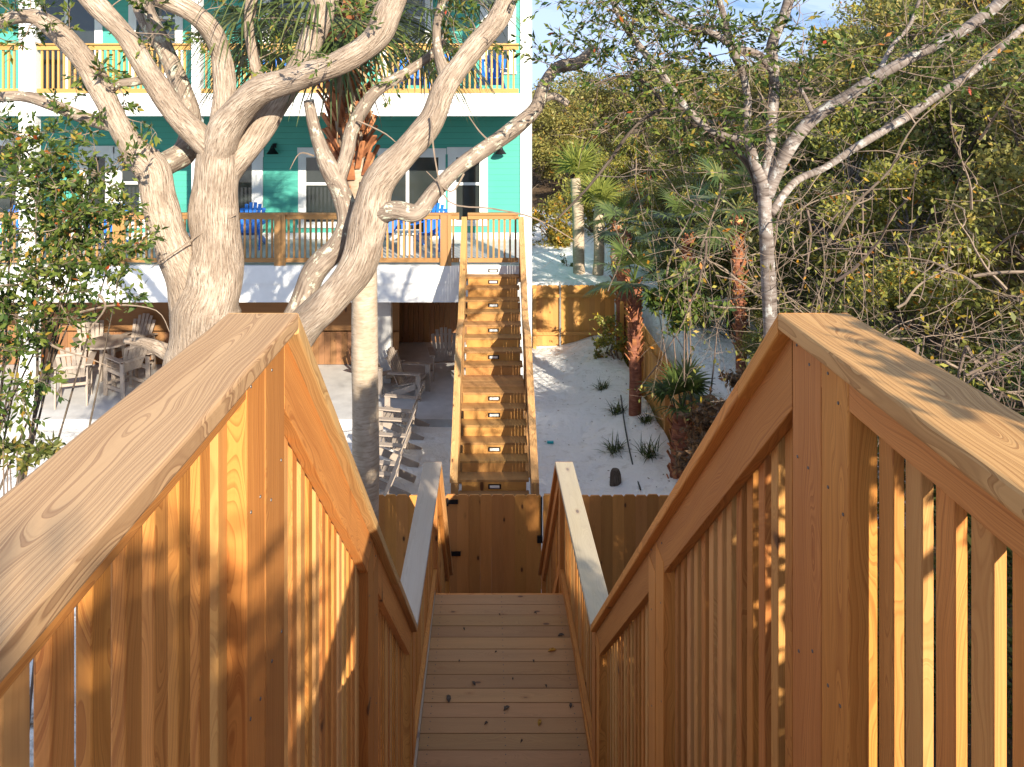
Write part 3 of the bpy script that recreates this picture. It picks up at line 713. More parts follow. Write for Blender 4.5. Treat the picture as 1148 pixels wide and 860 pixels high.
hc = [(-8.95, 16.55, .35, 'tall sand coloured bar chair at the near left of the round table'), (-8.0, 16.95, 1.0, 'tall sand coloured bar chair at the right of the round table'),
      (-9.35, 18.1, PI+.6, 'tall sand coloured bar chair at the far left of the round table'), (-8.45, 18.25, PI-.2, 'tall sand coloured bar chair at the far side of the round table')]
h0 = adirondack('tan_chair', hc[0][3], 'bar chairs round the patio table', True, 'bar_chair')
for i, (x, y, a, lab) in enumerate(hc):
    if i == 0: h0.location = (x, y, -6.44); h0.rotation_euler = (0, 0, PI+a)
    else: dup(h0, (x, y, -6.44), PI+a, label=lab)
t = thing('patio_table', 'round sand coloured bar table under the house among tall chairs', 'table', (-8.65, 17.4, -6.44))
m = MB(); m.tube([(-8.65, 17.4, -5.45), (-8.65, 17.4, -5.41)], [.5, .5], 24, 1); m.build('table_top', 'tan_chair', t)
for sx, sy in ((-1, -1), (1, -1), (-1, 1), (1, 1)): m = MB(); m.bar((-8.65+sx*.3, 17.4+sy*.3, -6.44), (-8.65+sx*.24, 17.4+sy*.24, -5.455), .07, .07, (1, 0, 0)); m.build('leg', 'tan_chair', t)

# ------------------------------------------------------------------ palms
def frond_mesh(mb, base, az, el, plen, flen, nl=30, droop=1.0, width=.05, wspan=110):
    d = Vector((math.cos(az)*math.cos(el), math.sin(az)*math.cos(el), math.sin(el))); p = Vector(base); Q = [p.copy()]
    dd = d.copy()
    for k in range(5): dd = (dd+Vector((0, 0, -.10*droop))).normalized(); p = p+dd*plen/5; Q.append(p.copy())
    mb.tube(Q, [.02, .017, .014, .012, .010, .008], 5, 1); hub = Q[-1]
    side = dd.cross(Vector((0, 0, 1)));
    if side.length < .1: side = Vector((1, 0, 0))
    side.normalize(); nrm = side.cross(dd).normalized()
    for k in range(nl):
        a = R(-wspan+2*wspan*k/(nl-1))+random.gauss(0, .03); L = flen*(.72+.28*math.cos(a*.8))*random.uniform(.9, 1.08)
        l = (dd*math.cos(a)+side*math.sin(a)+nrm*.18*abs(math.sin(a))).normalized(); q = hub.copy(); wv = l.cross(nrm).normalized(); V = []; ns = 5
        for s_ in range(ns+1):
            u = s_/ns; ww = width*(.25+1.1*u if u < .35 else .635*(1-(u-.35)/.68))*.8
            V += [tuple(q+wv*ww), tuple(q-wv*ww)]
            l = (l+Vector((0, 0, -.20*droop*(.4+u*1.6)))).normalized(); q = q+l*L/ns
        f = [(2*i, 2*i+1, 2*i+3, 2*i+2) for i in range(ns)]
        mb.add(V, f, [(0, 0, 0)]*len(V), random.random())
def boots(mb, pts, rad, n, ln=.16, lift=.35):
    P = [Vector(p) for p in pts]
    for k in range(n):
        u = k/(n-1)*(len(P)-1.001); i = int(u); q = P[i].lerp(P[i+1], u-i); a = k*2.4+random.gauss(0, .15); r = rad*random.uniform(.85, 1.0)
        o = Vector((math.cos(a), math.sin(a), 0)); b = q+o*r*.75; e = b+o*lift*ln*random.uniform(.6, 1.5)+Vector((0, 0, ln*random.uniform(.7, 1.2)))
        mb.bar(b, e, .075*random.uniform(.7, 1.2), .022, o.cross(Vector((0, 0, 1))), .004)
def palm(name, label, pts, rads, crown, nf, plen, flen, trunkmat, frondmat, boot=None, group=None, elr=(-.5, 1.3), nl=26, dr=1.0, wd=.05, seg=14, sk=0):
    base = pts[0]; t = thing(name, label, 'palm tree', base, group)
    m = MB(); m.tube(pts, rads, seg, 5, .03); m.build('trunk', trunkmat, t, True)
    if boot: m = MB(); boots(m, *boot); m.build('frond_bases', 'straw' if trunkmat == 'palm' and frondmat == 'frond_lime' else 'boot', t)
    for k in range(nf):
        m = MB(); az = k*2.4+random.gauss(0, .2); u = (k+.5)/nf; el = elr[1]+(elr[0]-elr[1])*u**.8
        frond_mesh(m, Vector(crown)+Vector((0, 0, .12*(1-u))), az, el, plen*random.uniform(.85, 1.15), flen*random.uniform(.9, 1.1), nl, dr, wd); m.build('frond', frondmat, t)
    if sk:
        m = MB()
        for k in range(sk): frond_mesh(m, Vector(crown)+Vector((0, 0, -.1)), random.uniform(0, 6.28), random.uniform(-1.3, -.8), plen*.5, flen*.8, 10, 1.6, .03)
        m.build('dead_fronds', 'straw', t)
    return t
YPm = 8.75
tp = [at(409, 640, YPm), at(410, 520, YPm), at(409, 400, YPm), at(408, 300, YPm), at(402, 230, YPm), at(394, 170, YPm), at(388, 110, YPm), at(384, 50, YPm), at(384, 14, YPm)]
palm('palm_tree', 'tall pale palm with reddish frond bases in front of the house', tp, [.155, .152, .15, .145, .13, .14, .15, .15, .13], at(384, 10, YPm), 40, 1.2, 1.15, 'palm', 'frond',
     boot=([at(401, 235, YPm), at(394, 170, YPm), at(388, 110, YPm), at(384, 50, YPm), at(384, 20, YPm)], .23, 170, .26, .6), elr=(-.2, 1.35), nl=34, dr=1.1, wd=.034, seg=20, sk=3)
def gpalm(label, px, py, Y, toppx, toppy, rpx, tm, fm, nf=12, pl=.35, fl=.55, boot=True, elr=(-.1, 1.45), dr=.7, bootfrac=.5, wd=.062, nl=22, bl=.14):
    b = at(px, py, Y); b.z = min(b.z, height(b.x, b.y)+.0); tpt = at(toppx, toppy, Y); r = rpx*Y/F
    pts = [b.lerp(tpt, u)+Vector((random.gauss(0, .02), 0, 0)) for u in (0, .3, .6, .85, 1)]; pts[0].z -= .1
    bt = ([b.lerp(tpt, bootfrac), b.lerp(tpt, .5+bootfrac/2), tpt], r*1.15, int(46*(tpt-b).length*(1-bootfrac)/1.5)+12, bl, .5) if boot else None
    palm('palm_tree', label, pts, [r*1.05, r, r, r, r*.8], tpt, nf, pl, fl, tm, fm, bt, elr=elr, dr=dr, nl=nl, wd=wd)
gpalm('dark crowned palm with shaggy trunk in the middle of the sand yard', 712, 470, 15.3, 711, 318, 6.8, 'palm_red', 'frond_dark', 12, .5, .62, bootfrac=.4, elr=(-.2, 1.5))
gpalm('red trunked palm nearest the gate at the yard side fence', 757, 600, 12.6, 765, 462, 11, 'palm_red', 'frond_dark', 9, .35, .5, bootfrac=.2, elr=(.5, 1.5))
gpalm('tallest slim palm on the dune behind the far fence with a tuft of upright fronds', 650, 312, 22.6, 646, 200, 6.5, 'palm', 'frond_lime', 9, .3, 1.0, boot=False, elr=(.9, 1.5), dr=.25, wd=.05)
gpalm('pale palm on the dune second from the house with a spiky yellow green head', 670, 322, 22.4, 672, 232, 6, 'palm', 'frond_lime', 10, .3, .9, boot=False, elr=(.5, 1.5), dr=.35, wd=.05)
gpalm('reddish palm behind the far fence between the pale palms and the fence corner', 692, 335, 21.6, 692, 252, 6, 'palm', 'frond', 6, .4, .7, bootfrac=.2, elr=(0, 1.5), dr=.7)
gpalm('reddish palm inside the yard at the corner of the far fence', 697, 400, 19.2, 700, 262, 7, 'palm_red', 'frond_dark', 7, .45, .65, bootfrac=.4, elr=(-.2, 1.4))
gpalm('young palm growing behind the side fence beside the sand path', 770, 345, 17.5, 772, 262, 6, 'palm_red', 'frond_dark', 14, .6, .75, bootfrac=.1, elr=(-.2, 1.4))
gpalm('fan palm on the wooded slope left of the grey barked tree', 832, 330, 14.5, 826, 240, 6, 'palm_red', 'frond', 14, .6, .7, bootfrac=.1, elr=(-.3, 1.4))
# yard tufts
tg = [(690, 505, 14.2, 'grassy tuft in the sand left of the hose'), (724, 486, 14.9, 'grassy tuft in the sand right of the dark crowned palm'), (729, 527, 13.6, 'grassy tuft in the sand nearest the gate fence'), (676, 437, 17.0, 'flat grassy tuft in the sand farthest from the gate'), (692, 480, 15.6, 'sparse tuft in the sand beside the dark crowned palm')]
def tuft_obj():
    m = MB()
    for k in range(70):
        a = random.uniform(0, 6.28); el = random.uniform(.25, 1.3); d = Vector((math.cos(a)*math.cos(el), math.sin(a)*math.cos(el), math.sin(el))); L = random.uniform(.16, .34)
        p = Vector((random.gauss(0, .05), random.gauss(0, .05), 0)); wv = d.cross(Vector((0, 0, 1))).normalized()*.008; q = p+d*L*.5; e = q+(d+Vector((0, 0, -.4))).normalized()*L*.5
        m.add([tuple(p-wv), tuple(p+wv), tuple(q+wv*.8), tuple(q-wv*.8), tuple(e)], [(0, 1, 2, 3), (3, 2, 4)], [(0,0,0)]*5, random.random())
    return m
for px, py, Y, lab in tg:
    p = at(px, py, Y); o = tuft_obj().build('grass_tuft', 'frond_dark'); o.location = (p.x, p.y, height(p.x, p.y)-.01); o.rotation_euler.z = random.random()*6; s_ = random.uniform(1.0, 1.35); o.scale = (s_, s_, s_*.9); tag(o, lab, 'grass tuft', 'tufts in the sand yard')
m = MB(); hp = [at(696, 450, 16.4), at(700, 490, 14.9), at(708, 525, 13.6), at(718, 560, 12.5)]
for q in hp: q.z = height(q.x, q.y)+.03
m.tube(hp, [.014]*4, 8, 8); tag(m.build('garden_hose', 'black'), 'dark hose running along the sand beside the palms', 'hose')
m = MB(); p = at(690, 545, 12.9); zz = height(p.x, p.y); m.tube([(p.x, p.y, zz-.05), (p.x, p.y, zz+.16), (p.x, p.y, zz+.24)], [.10, .09, .06], 12, 3, .05); tag(m.build('tree_stump', 'dark_bark'), 'small dark stump in the sand just behind the gate fence', 'stump')
m = MB(); p = at(617, 484, 14.6); zz = height(p.x, p.y); m.box(p.x-.06, p.x+.06, p.y-.03, p.y+.03, zz, zz+.04, 0, .01); MT['aqua'] = plain('aqua_plastic', (.02, .45, .50), .4, 5, .05); tag(m.build('plastic_scrap', 'aqua'), 'small turquoise piece of litter on the open sand', 'litter')  # scrap of turquoise plastic, modelled as a small block

# ------------------------------------------------------------------ traced trees
def limbs(t, specs, dmat, wob=.06, thk=1.0):
    pts = []
    for nm, mat, L in specs:
        m = MB(); P = [at(a, b, Y) for a, b, r, Y in L]; rr = [r*thk*Y/F for a, b, r, Y in L]
        m.tube(P, rr, 18 if max(rr) > .09 else 12, 6, wob); m.build(nm, mat, t, True)
        for i in range(len(P)-1):
            for k in range(4): pts.append((P[i].lerp(P[i+1], k/4), rr[i]))
    return pts
O = 7.0
t = thing('live_oak', 'large gnarled live oak with a forked pale trunk in front of the house', 'tree', at(228, 640, O))
t.location.z = height(t.location.x, t.location.y)
S = [('trunk', 'oak', [(232, 700, 62, O), (230, 560, 50, O), (228, 450, 41, O), (228, 385, 37, O), (231, 345, 38, O), (240, 318, 33, O), (243, 280, 27, O), (240, 230, 25, O), (243, 190, 24, O), (245, 172, 23, O), (247, 158, 19, O), (248, 146, 12, O), (249, 138, 4, O)]),
 ('limb', 'oak', [(222, 350, 26, O), (210, 310, 25, O), (192, 270, 20, O-.05), (178, 225, 18, O-.1), (172, 192, 18, O-.1), (152, 170, 15, O-.1), (133, 140, 12, O-.2), (116, 105, 13, O-.2), (92, 65, 12, O-.3), (58, 30, 11, O-.4), (25, 18, 8, O-.4), (-30, 35, 5, O-.4)]),
 ('limb', 'oak_lichen', [(130, 142, 8, O-.2), (100, 134, 7, O-.2), (60, 118, 7, O-.3), (25, 108, 6, O-.3), (-25, 110, 5, O-.3)]),
 ('limb', 'oak_lichen', [(172, 190, 15, O-.05), (190, 182, 14, O+.1), (207, 170, 13, O+.3), (214, 140, 11, O+.5), (206, 105, 10, O+.6), (188, 62, 10, O+.7), (168, 25, 11, O+.7), (150, -20, 10, O+.8)]),
 ('limb', 'oak', [(243, 205, 12, O), (245, 180, 17, O), (226, 156, 15, O-.05), (197, 126, 13, O-.1), (168, 84, 12, O-.2), (142, 42, 11, O-.3), (112, 10, 12, O-.4), (80, -25, 10, O-.4)]),
 ('limb', 'oak', [(244, 195, 13, O+.08), (248, 165, 16, O+.1), (250, 135, 14, O+.2), (252, 100, 12, O+.2), (248, 62, 11, O+.2), (238, 36, 12, O+.1), (215, 14, 12, O), (180, -4, 11, O), (140, -25, 9, O)]),
 ('limb', 'oak', [(240, 218, 10, O), (242, 190, 18, O-.02), (247, 162, 21, O-.05), (258, 136, 19, O-.1), (288, 104, 16, O-.2), (330, 88, 14, O-.3), (378, 72, 14, O-.4), (420, 44, 15, O-.4), (436, 12, 15, O-.4), (452, -30, 13, O-.4)]),
 ('limb', 'oak', [(238, 235, 10, O), (252, 195, 18, O+.05), (280, 162, 15, O+.1), (306, 122, 14, O+.2), (330, 84, 14, O+.3), (348, 50, 14, O+.3), (362, 10, 15, O+.3), (368, -25, 13, O+.3)]),
 ('limb', 'oak', [(290, 92, 7, O+.3), (284, 62, 6, O+.3), (279, 30, 6, O+.3), (285, -15, 7, O+.3)]),
 ('limb', 'oak', [(240, 530, 34, O-.1), (285, 440, 26, O-.15), (335, 372, 20, O-.2), (372, 335, 19, O-.3), (402, 295, 20, O-.3), (414, 248, 21, O-.3), (424, 206, 20, O-.3), (455, 170, 16, O-.3), (484, 134, 14, O-.3), (500, 95, 13, O-.3), (528, 58, 13, O-.2), (558, 22, 12, O-.2), (575, -20, 10, O-.2)]),
 ('limb', 'oak_lichen', [(300, 420, 16, O-.0), (336, 345, 13, O), (352, 305, 14, O), (378, 276, 13, O), (390, 247, 12, O), (382, 214, 11, O), (366, 182, 10, O), (353, 145, 7, O), (346, 112, 6, O)]),
 ('limb', 'oak_lichen', [(376, 208, 11, O), (388, 175, 8, O+.05), (396, 142, 8, O+.1), (420, 104, 7, O+.1), (455, 82, 6, O+.2), (485, 60, 5, O+.3), (500, 40, 4, O+.4)]),
 ('limb', 'oak_lichen', [(424, 240, 12, O-.35), (445, 236, 10, O-.4), (468, 238, 10, O-.4), (487, 215, 9, O-.35), (512, 190, 9, O-.3), (545, 166, 9, O-.2), (575, 145, 9, O-.1), (600, 122, 8, O), (610, 95, 7, O), (625, 76, 7, O+.1), (650, 70, 7, O+.1), (666, 52, 5, O+.1)]),
 ('limb', 'oak_lichen', [(606, 112, 5, O), (622, 108, 4.5, O), (637, 117, 4, O)]),
 ('limb', 'oak_lichen', [(502, 92, 9, O-.2), (492, 62, 6, O-.1), (490, 30, 5, O), (500, -15, 5, O)]),
 ('limb', 'oak_lichen', [(115, 110, 6, O-.2), (130, 96, 5, O-.2), (150, 92, 5, O-.2), (172, 88, 3, O-.2)]),
 ('limb', 'oak', [(245, 430, 14, O), (215, 408, 11, O+.1), (190, 396, 9, O+.2), (165, 385, 6, O+.3), (140, 382, 3, O+.4)])]
pts = limbs(t, S, None, .09)
m = MB(); tips = []; dirs = []
thin = [p for p, r in pts if p.z > -.2 and r < .12]
twigs_from(m, [p for p in thin if p.z > .25], 60, .55, .007, .3, 1, 2, tips, dirs)
twigs_from(m, [p for p in thin if p.x < -3.3], 26, .5, .007, .0, 1, 2, tips, dirs)
# extra bare twigs, the hanging vine and its cut end
for L in ([(483, 130, O-.45), (488, 180, O-.45), (503, 226, O-.45), (552, 234, O-.45), (600, 245, O-.45), (648, 272, O-.4)], [(400, 135, O), (432, 150, O), (452, 168, O)], [(556, 165, O-.2), (538, 148, O-.2), (524, 128, O-.2)],
          [(265, 240, O-.1), (225, 262, O-.2), (200, 280, O-.3), (170, 300, O-.3)], [(352, 175, O), (336, 172, O), (325, 190, O)], [(520, 195, O-.3), (505, 215, O-.4), (478, 192, O-.4)]):
    m.tube([at(*q) for q in L], [.010]+[.007]*(len(L)-2)+[.003], 5, 4)
m.build('twigs', 'twig_pale', t)
C = np.array([tuple(p) for p in tips]); D = np.array([tuple(p) for p in dirs])
keep = RNG.random(len(C)) < .75; C = C[keep]; D = D[keep]
quads_obj('foliage', leaf_verts(C, np.full(len(C), .065), .40, .35, D), RNG.random(len(C)), 'leaf_live', t)

# right grey-barked tree
Q6 = 6.2
t = thing('slender_tree', 'slender grey barked tree with forking branches behind the right railing', 'tree', at(864, 600, Q6))
t.location.z = height(t.location.x, t.location.y)
S = [('trunk', 'grey_bark', [(868, 640, 14, Q6), (866, 470, 12, Q6), (864, 380, 10.5, Q6), (861, 300, 11, Q6), (858, 250, 10.5, Q6), (857, 205, 11, Q6)]),
 ('limb', 'grey_bark', [(857, 212, 11, Q6), (846, 184, 8, Q6), (838, 160, 7, Q6+.05), (812, 152, 5.5, Q6+.1), (790, 142, 5, Q6+.1), (762, 112, 6, Q6+.1), (738, 78, 5.5, Q6+.1), (708, 40, 5.5, Q6), (690, 8, 5, Q6), (680, -25, 4, Q6)]),
 ('limb', 'grey_bark', [(856, 220, 11, Q6), (862, 180, 9, Q6+.05), (866, 130, 8, Q6+.1), (868, 85, 8, Q6+.1), (866, 50, 9, Q6+.1), (880, 15, 8, Q6+.1), (890, -25, 7, Q6+.1)]),
 ('limb', 'grey_bark', [(868, 80, 7, Q6+.1), (850, 62, 7, Q6+.1), (826, 54, 7, Q6+.1), (800, 38, 5, Q6+.1), (770, 28, 4, Q6+.2), (725, 6, 3.5, Q6+.2), (690, -15, 3, Q6+.2)]),
 ('limb', 'grey_bark', [(838, 108, 6, Q6+.2), (832, 80, 6, Q6+.2), (822, 58, 6, Q6+.1), (812, 20, 5, Q6+.1), (800, -20, 4, Q6+.1)]),
 ('limb', 'grey_bark', [(846, 190, 6, Q6+.1), (838, 150, 6, Q6+.2), (838, 108, 6, Q6+.2)]),
 ('limb', 'grey_bark', [(860, 220, 10, Q6), (878, 178, 10, Q6-.05), (908, 136, 10, Q6-.1), (950, 108, 9.5, Q6-.2), (990, 82, 9, Q6-.3), (1030, 60, 8, Q6-.3), (1070, 40, 8, Q6-.4), (1110, 12, 9, Q6-.4), (1140, -15, 8, Q6-.5)]),
 ('limb', 'grey_bark', [(864, 240, 7, Q6), (890, 205, 6, Q6+.1), (925, 188, 5, Q6+.2), (960, 165, 6, Q6+.2), (1010, 135, 7, Q6+.2), (1050, 108, 6, Q6+.2), (1090, 80, 6, Q6+.2), (1148, 30, 5, Q6+.2)]),
 ('limb', 'dark_bark', [(850, 225, 6, Q6+.1), (842, 190, 5, Q6+.3), (815, 160, 4, Q6+.4), (790, 148, 4, Q6+.4), (760, 125, 3, Q6+.5)]),
 ('limb', 'dark_bark', [(770, 122, 3, Q6+.1), (735, 125, 3, Q6+.1), (705, 150, 3, Q6+.1), (685, 178, 2.5, Q6+.1), (655, 215, 2, Q6+.1), (625, 245, 1.8, Q6+.1)]),
 ('limb', 'dark_bark', [(745, 118, 2.5, Q6+.1), (725, 95, 2.5, Q6+.1), (700, 85, 2, Q6+.1), (665, 95, 1.5, Q6)]),
 ('limb', 'grey_bark', [(912, 130, 3.5, Q6-.1), (902, 108, 3, Q6-.1), (890, 88, 2, Q6-.1)]),
 ('limb', 'grey_bark', [(985, 82, 4, Q6-.2), (1000, 52, 3.5, Q6-.1), (1020, 28, 3, Q6), (1034, -10, 2.5, Q6)])]
pts = limbs(t, S, None, .07, .72)
m = MB(); tips = []; dirs = []
a_ = [p for p, r in pts if r < .05 and p.z > .0]; b_ = [p for p, r in pts if r < .05 and p.x < 2.0 and p.z > -.3]
twigs_from(m, a_, 75, .6, .006, .2, 1, 2, tips, dirs); twigs_from(m, b_, 95, .55, .005, .05, 1, 2, tips, dirs)
m.build('twigs', 'twig', t)
m = MB(); twigs_from(m, [p for p, r in pts if r < .07 and p.z > -1], 60, .8, .006, .3, 1, 2); m.build('twigs', 'twig_pale', t)
C = np.array([tuple(p) for p in tips]); D = np.array([tuple(p) for p in dirs]); keep = RNG.random(len(C)) < .9; C = C[keep]; D = D[keep]
quads_obj('foliage', leaf_verts(C, np.full(len(C), .062), .36, .35, D), RNG.random(len(C)), 'leaf_live', t)

# ------------------------------------------------------------------ leafy shrubs and trees as things
def shrub(name, label, cat, center, rad, nleaf, leaf, mat, nst=7, base=None, group=None, twig='twig', flat=.8, seedc=10, tw=40, twl=.45, shell=.2):
    c = Vector(center); base = Vector(base or (c.x, c.y, height(c.x, c.y)))
    t = thing(name, label, cat, base, group); m = MB()
    cc = []
    for k in range(seedc):
        d = Vector((random.gauss(0, .5), random.gauss(0, .5), random.gauss(0, .5))); q = c+Vector((d.x*rad[0], d.y*rad[1], d.z*rad[2])); cc.append(q)
        if k < nst:
            mid = base.lerp(q, .5)+Vector((random.gauss(0, .1), random.gauss(0, .1), random.gauss(0, .1)))*max(rad)
            m.tube([base+Vector((random.gauss(0, .05), random.gauss(0, .05), -.05)), mid, q], [.022*max(rad)+.008, .014*max(rad)+.006, .004], 6, 4, .08)
    m.build('stems', twig, t, True)
    m = MB(); tips = []; dirs = []
    twigs_from(m, cc, tw, twl*max(rad), .004+.002*max(rad), .2, 1, 2, tips, dirs); m.build('twigs', twig, t)
    C1 = np.array([tuple(p) for p in tips]); C2 = clump_points(np.array([tuple(p) for p in cc]), np.full(len(cc), max(rad)*.42), nleaf, shell, flat)
    C = np.concatenate([C1, C2])
    quads_obj('foliage', leaf_verts(C, np.full(len(C), leaf), .42, .3), RNG.random(len(C)), mat, t)
    return t
# left foreground shrub: traced sprays
Lc = [(20, 200, 5.9), (75, 205, 6.1), (110, 195, 6.2), (40, 260, 5.7), (90, 265, 6.0), (130, 240, 6.2), (20, 320, 5.6), (70, 330, 5.8), (10, 390, 5.5), (40, 180, 6.0), (130, 330, 5.9), (30, 360, 5.6), (-30, 250, 5.6), (-40, 350, 5.4), (15, 150, 6.1), (85, 300, 5.9), (125, 285, 6.1), (15, 440, 5.4), (60, 240, 6), (100, 235, 6)]
t = thing('leafy_shrub', 'glossy leaved shrub reaching up in front of the house left of the oak', 'shrub', (-4.6, 5.6, height(-4.6, 5.6)))
m = MB(); base = Vector((-4.6, 5.6, height(-4.6, 5.6)-.05)); cl_ = []
for a, b, Y in Lc:
    q = at(a, b, Y); cl_.append(q); mid = base.lerp(q, .55)+Vector((random.gauss(0, .35), 0, random.gauss(-.2, .3))); m.tube([base, mid, q], [.022, .012, .004], 6, 5, .12)
m.build('stems', 'dark_bark', t, True); m = MB(); tips = []; dirs = []
twigs_from(m, cl_, 150, .42, .005, .1, 1, 2, tips, dirs)
for L in ([(110, 330, 5.8), (118, 345, 5.8), (98, 372, 5.8)], [(30, 360, 5.6), (60, 388, 5.6), (100, 402, 5.6), (125, 412, 5.6)], [(90, 350, 5.8), (130, 342, 5.8), (175, 348, 5.8), (190, 372, 5.8)]): m.tube([at(*q) for q in L], [.010, .008, .004][:3]+[.003]*(len(L)-3), 5, 4)
m.build('twigs', 'twig_pale', t)
C = np.array([tuple(p) for p in tips]); D = np.array([tuple(p) for p in dirs])
C2 = clump_points(np.array([tuple(p) for p in cl_]), np.full(len(cl_), .27), 2300, .1, .9)
k2 = np.concatenate([leaf_verts(C, np.full(len(C), .058), .45, .35, D), leaf_verts(C2, np.full(len(C2), .058), .45, .35)])
quads_obj('foliage', k2, RNG.random(len(C)+len(C2)), 'leaf_live', t)
shrub('leafy_shrub', 'low dark sprig of leaves at the left edge beyond the near railing', 'shrub', at(25, 515, 5.0), (.28, .2, .12), 160, .06, 'leaf_dark', tw=10)

# shrubs seen around the yard
shrub('leafy_shrub', 'broad leaved green shrub spilling over the side fence in the yard', 'shrub', at(775, 345, 12.8), (.55, .6, .6), 700, .13, 'leaf_live', group=None, tw=50)
shrub('leafy_shrub', 'spindly yellow leaved shrub by the reddish palm at the fence corner', 'shrub', at(690, 400, 18.6), (.35, .3, .9), 260, .10, 'leaf_lime', tw=30)
shrub('leafy_shrub', 'rusty leaved thicket at the side fence close to the right railing', 'shrub', at(800, 470, 10.6), (.5, .6, .6), 420, .09, 'leaf_dry', tw=70, twig='twig')
shrub('leafy_shrub', 'yellow and orange leaved bush beside the far corner of the house', 'shrub', at(622, 262, 27), (1.1, .8, 1.2), 1500, .16, 'leaf_yellow')
shrub('leafy_shrub', 'yellow flecked bush on the dune behind the slim palms', 'shrub', at(668, 235, 29), (2.0, .8, 1.2), 2500, .15, 'leaf_lime')
shrub('leafy_shrub', 'small dark bush on the dune at the foot of the tallest slim palm', 'shrub', at(636, 305, 23.5), (.2, .2, .3), 300, .07, 'leaf_dark', tw=8)

# wooded slope: prototypes copied
def proto(nm, mat, rad, nleaf, leaf, tall, bark, cat, nclump=26, tw=110):
    t = thing(nm, None, cat, (0, 0, 0)); m = MB(); top = tall
    cc = []; rr = []
    for k in range(nclump):
        a = random.uniform(0, 6.28); u = random.random()**.5; z = tall*random.uniform(.22, 1.0); wd = rad*(1-.55*abs(z/tall-.5)*2)
        cc.append(Vector((math.cos(a)*u*wd, math.sin(a)*u*wd, z))); rr.append(rad*random.uniform(.20, .38))
    tr = [Vector((random.gauss(0, .06)*k, random.gauss(0, .06)*k, tall*.8*k/5-.2*(k == 0))) for k in range(6)]
    m.tube(tr, [.13, .11, .09, .07, .05, .02], 8, 4, .08); m.build('trunk', bark, t, True)
    m = MB()
    for q in cc:
        k = min(4, max(0, int(q.z/tall*5-.8))); b = tr[k]; m.tube([b, b.lerp(q, .5)+Vector((random.gauss(0, .2), random.gauss(0, .2), .15)), q], [.04, .025, .008], 5, 4, .1)
    twigs_from(m, cc, tw, rad*.5, .010, .1, 1, 1); m.build('branches', bark, t, True)
    C = clump_points(np.array([tuple(q) for q in cc]), np.array(rr), nleaf, .25, .75)
    quads_obj('crown', leaf_verts(C, np.full(len(C), leaf), .46, .4), RNG.random(len(C)), mat, t)
    return t
PR = [proto('wooded_slope_tree', 'leaf_oak', 2.6, 9500, .15, 5.2, 'dark_bark', 'tree'), proto('wooded_slope_tree', 'leaf_lime', 2.2, 8000, .14, 4.4, 'grey_bark', 'tree'),
      proto('wooded_slope_tree', 'leaf_dark', 2.3, 9000, .13, 4.6, 'dark_bark', 'tree'), proto('wooded_slope_tree', 'leaf_live', 2.0, 7500, .12, 4.0, 'grey_bark', 'tree'),
      proto('wooded_slope_tree', 'leaf_yellow', 1.8, 4200, .13, 3.6, 'twig_pale', 'tree')]
LAB = ['olive leaved tree crowding the wooded slope', 'yellow green tree crowding the wooded slope', 'dark leaved tree crowding the wooded slope', 'mixed green glossy tree on the wooded slope', 'sparse golden leaved tree on the wooded slope']
used = [False]*5
def put(k, x, y, sc, szz=None, dz=-.15):
    z = height(x, y)+dz
    px = VX+F*x/y if y > 1 else 1148; hs = (5.2, 4.4, 4.6, 4.0, 3.6)[k]*1.12
    sky_y = 96-.30*(px-600) if px < 700 else (66 if px < 930 else 66-1.5*(px-930))
    if y > 5: szz = max(.35*sc, min(sc, ((VY-sky_y)*y/F-z)/hs))
    if not used[k]:
        o = PR[k]; used[k] = True; o.location = (x, y, z); o.scale = (sc, sc, szz or sc); o.rotation_euler = (0, 0, random.random()*6.28)
    else: o = dup(PR[k], (x, y, z), random.random()*6.28, sc, szz=szz)
    tag(o, LAB[k], 'tree', LAB[k].replace('tree', 'trees'))
# far hillside
for x, y, k, sc in [(1.5, 37, 0, 1.15), (4.2, 39, 0, 1.3), (7.2, 38, 0, 1.25), (10.5, 37, 0, 1.2), (14, 36, 0, 1.3), (17.5, 34, 1, 1.4), (21, 35, 0, 1.5), (25, 34, 0, 1.5), (2.8, 44, 0, 1.3), (6.5, 45, 0, 1.35), (11, 44, 1, 1.3), (16, 43, 0, 1.4), (22, 44, 0, 1.5), (28, 42, 0, 1.6),
                    (5.6, 31, 1, .8), (8.0, 32, 0, .95), (11, 31, 4, 1.1), (13.5, 30, 0, 1.2), (17, 28, 1, 1.3), (20, 29, 0, 1.4),
                    (4.9, 26.5, 4, .6), (7.0, 27, 1, .75), (9.4, 26, 0, .95), (12, 25, 1, 1.1), (15.5, 24, 0, 1.25), (18.5, 22, 1, 1.3),
                    (6.6, 22.5, 1, .7), (8.6, 21.5, 2, .85), (11, 20.5, 0, 1.05), (13.5, 19, 1, 1.15), (15.5, 17, 0, 1.2),
                    (6.3, 18.5, 2, .62), (8.2, 17.2, 1, .85), (10.2, 16.5, 2, 1.0), (12.3, 14.5, 3, 1.1), (13.5, 12, 1, 1.15)]:
    put(k, x, y, sc)
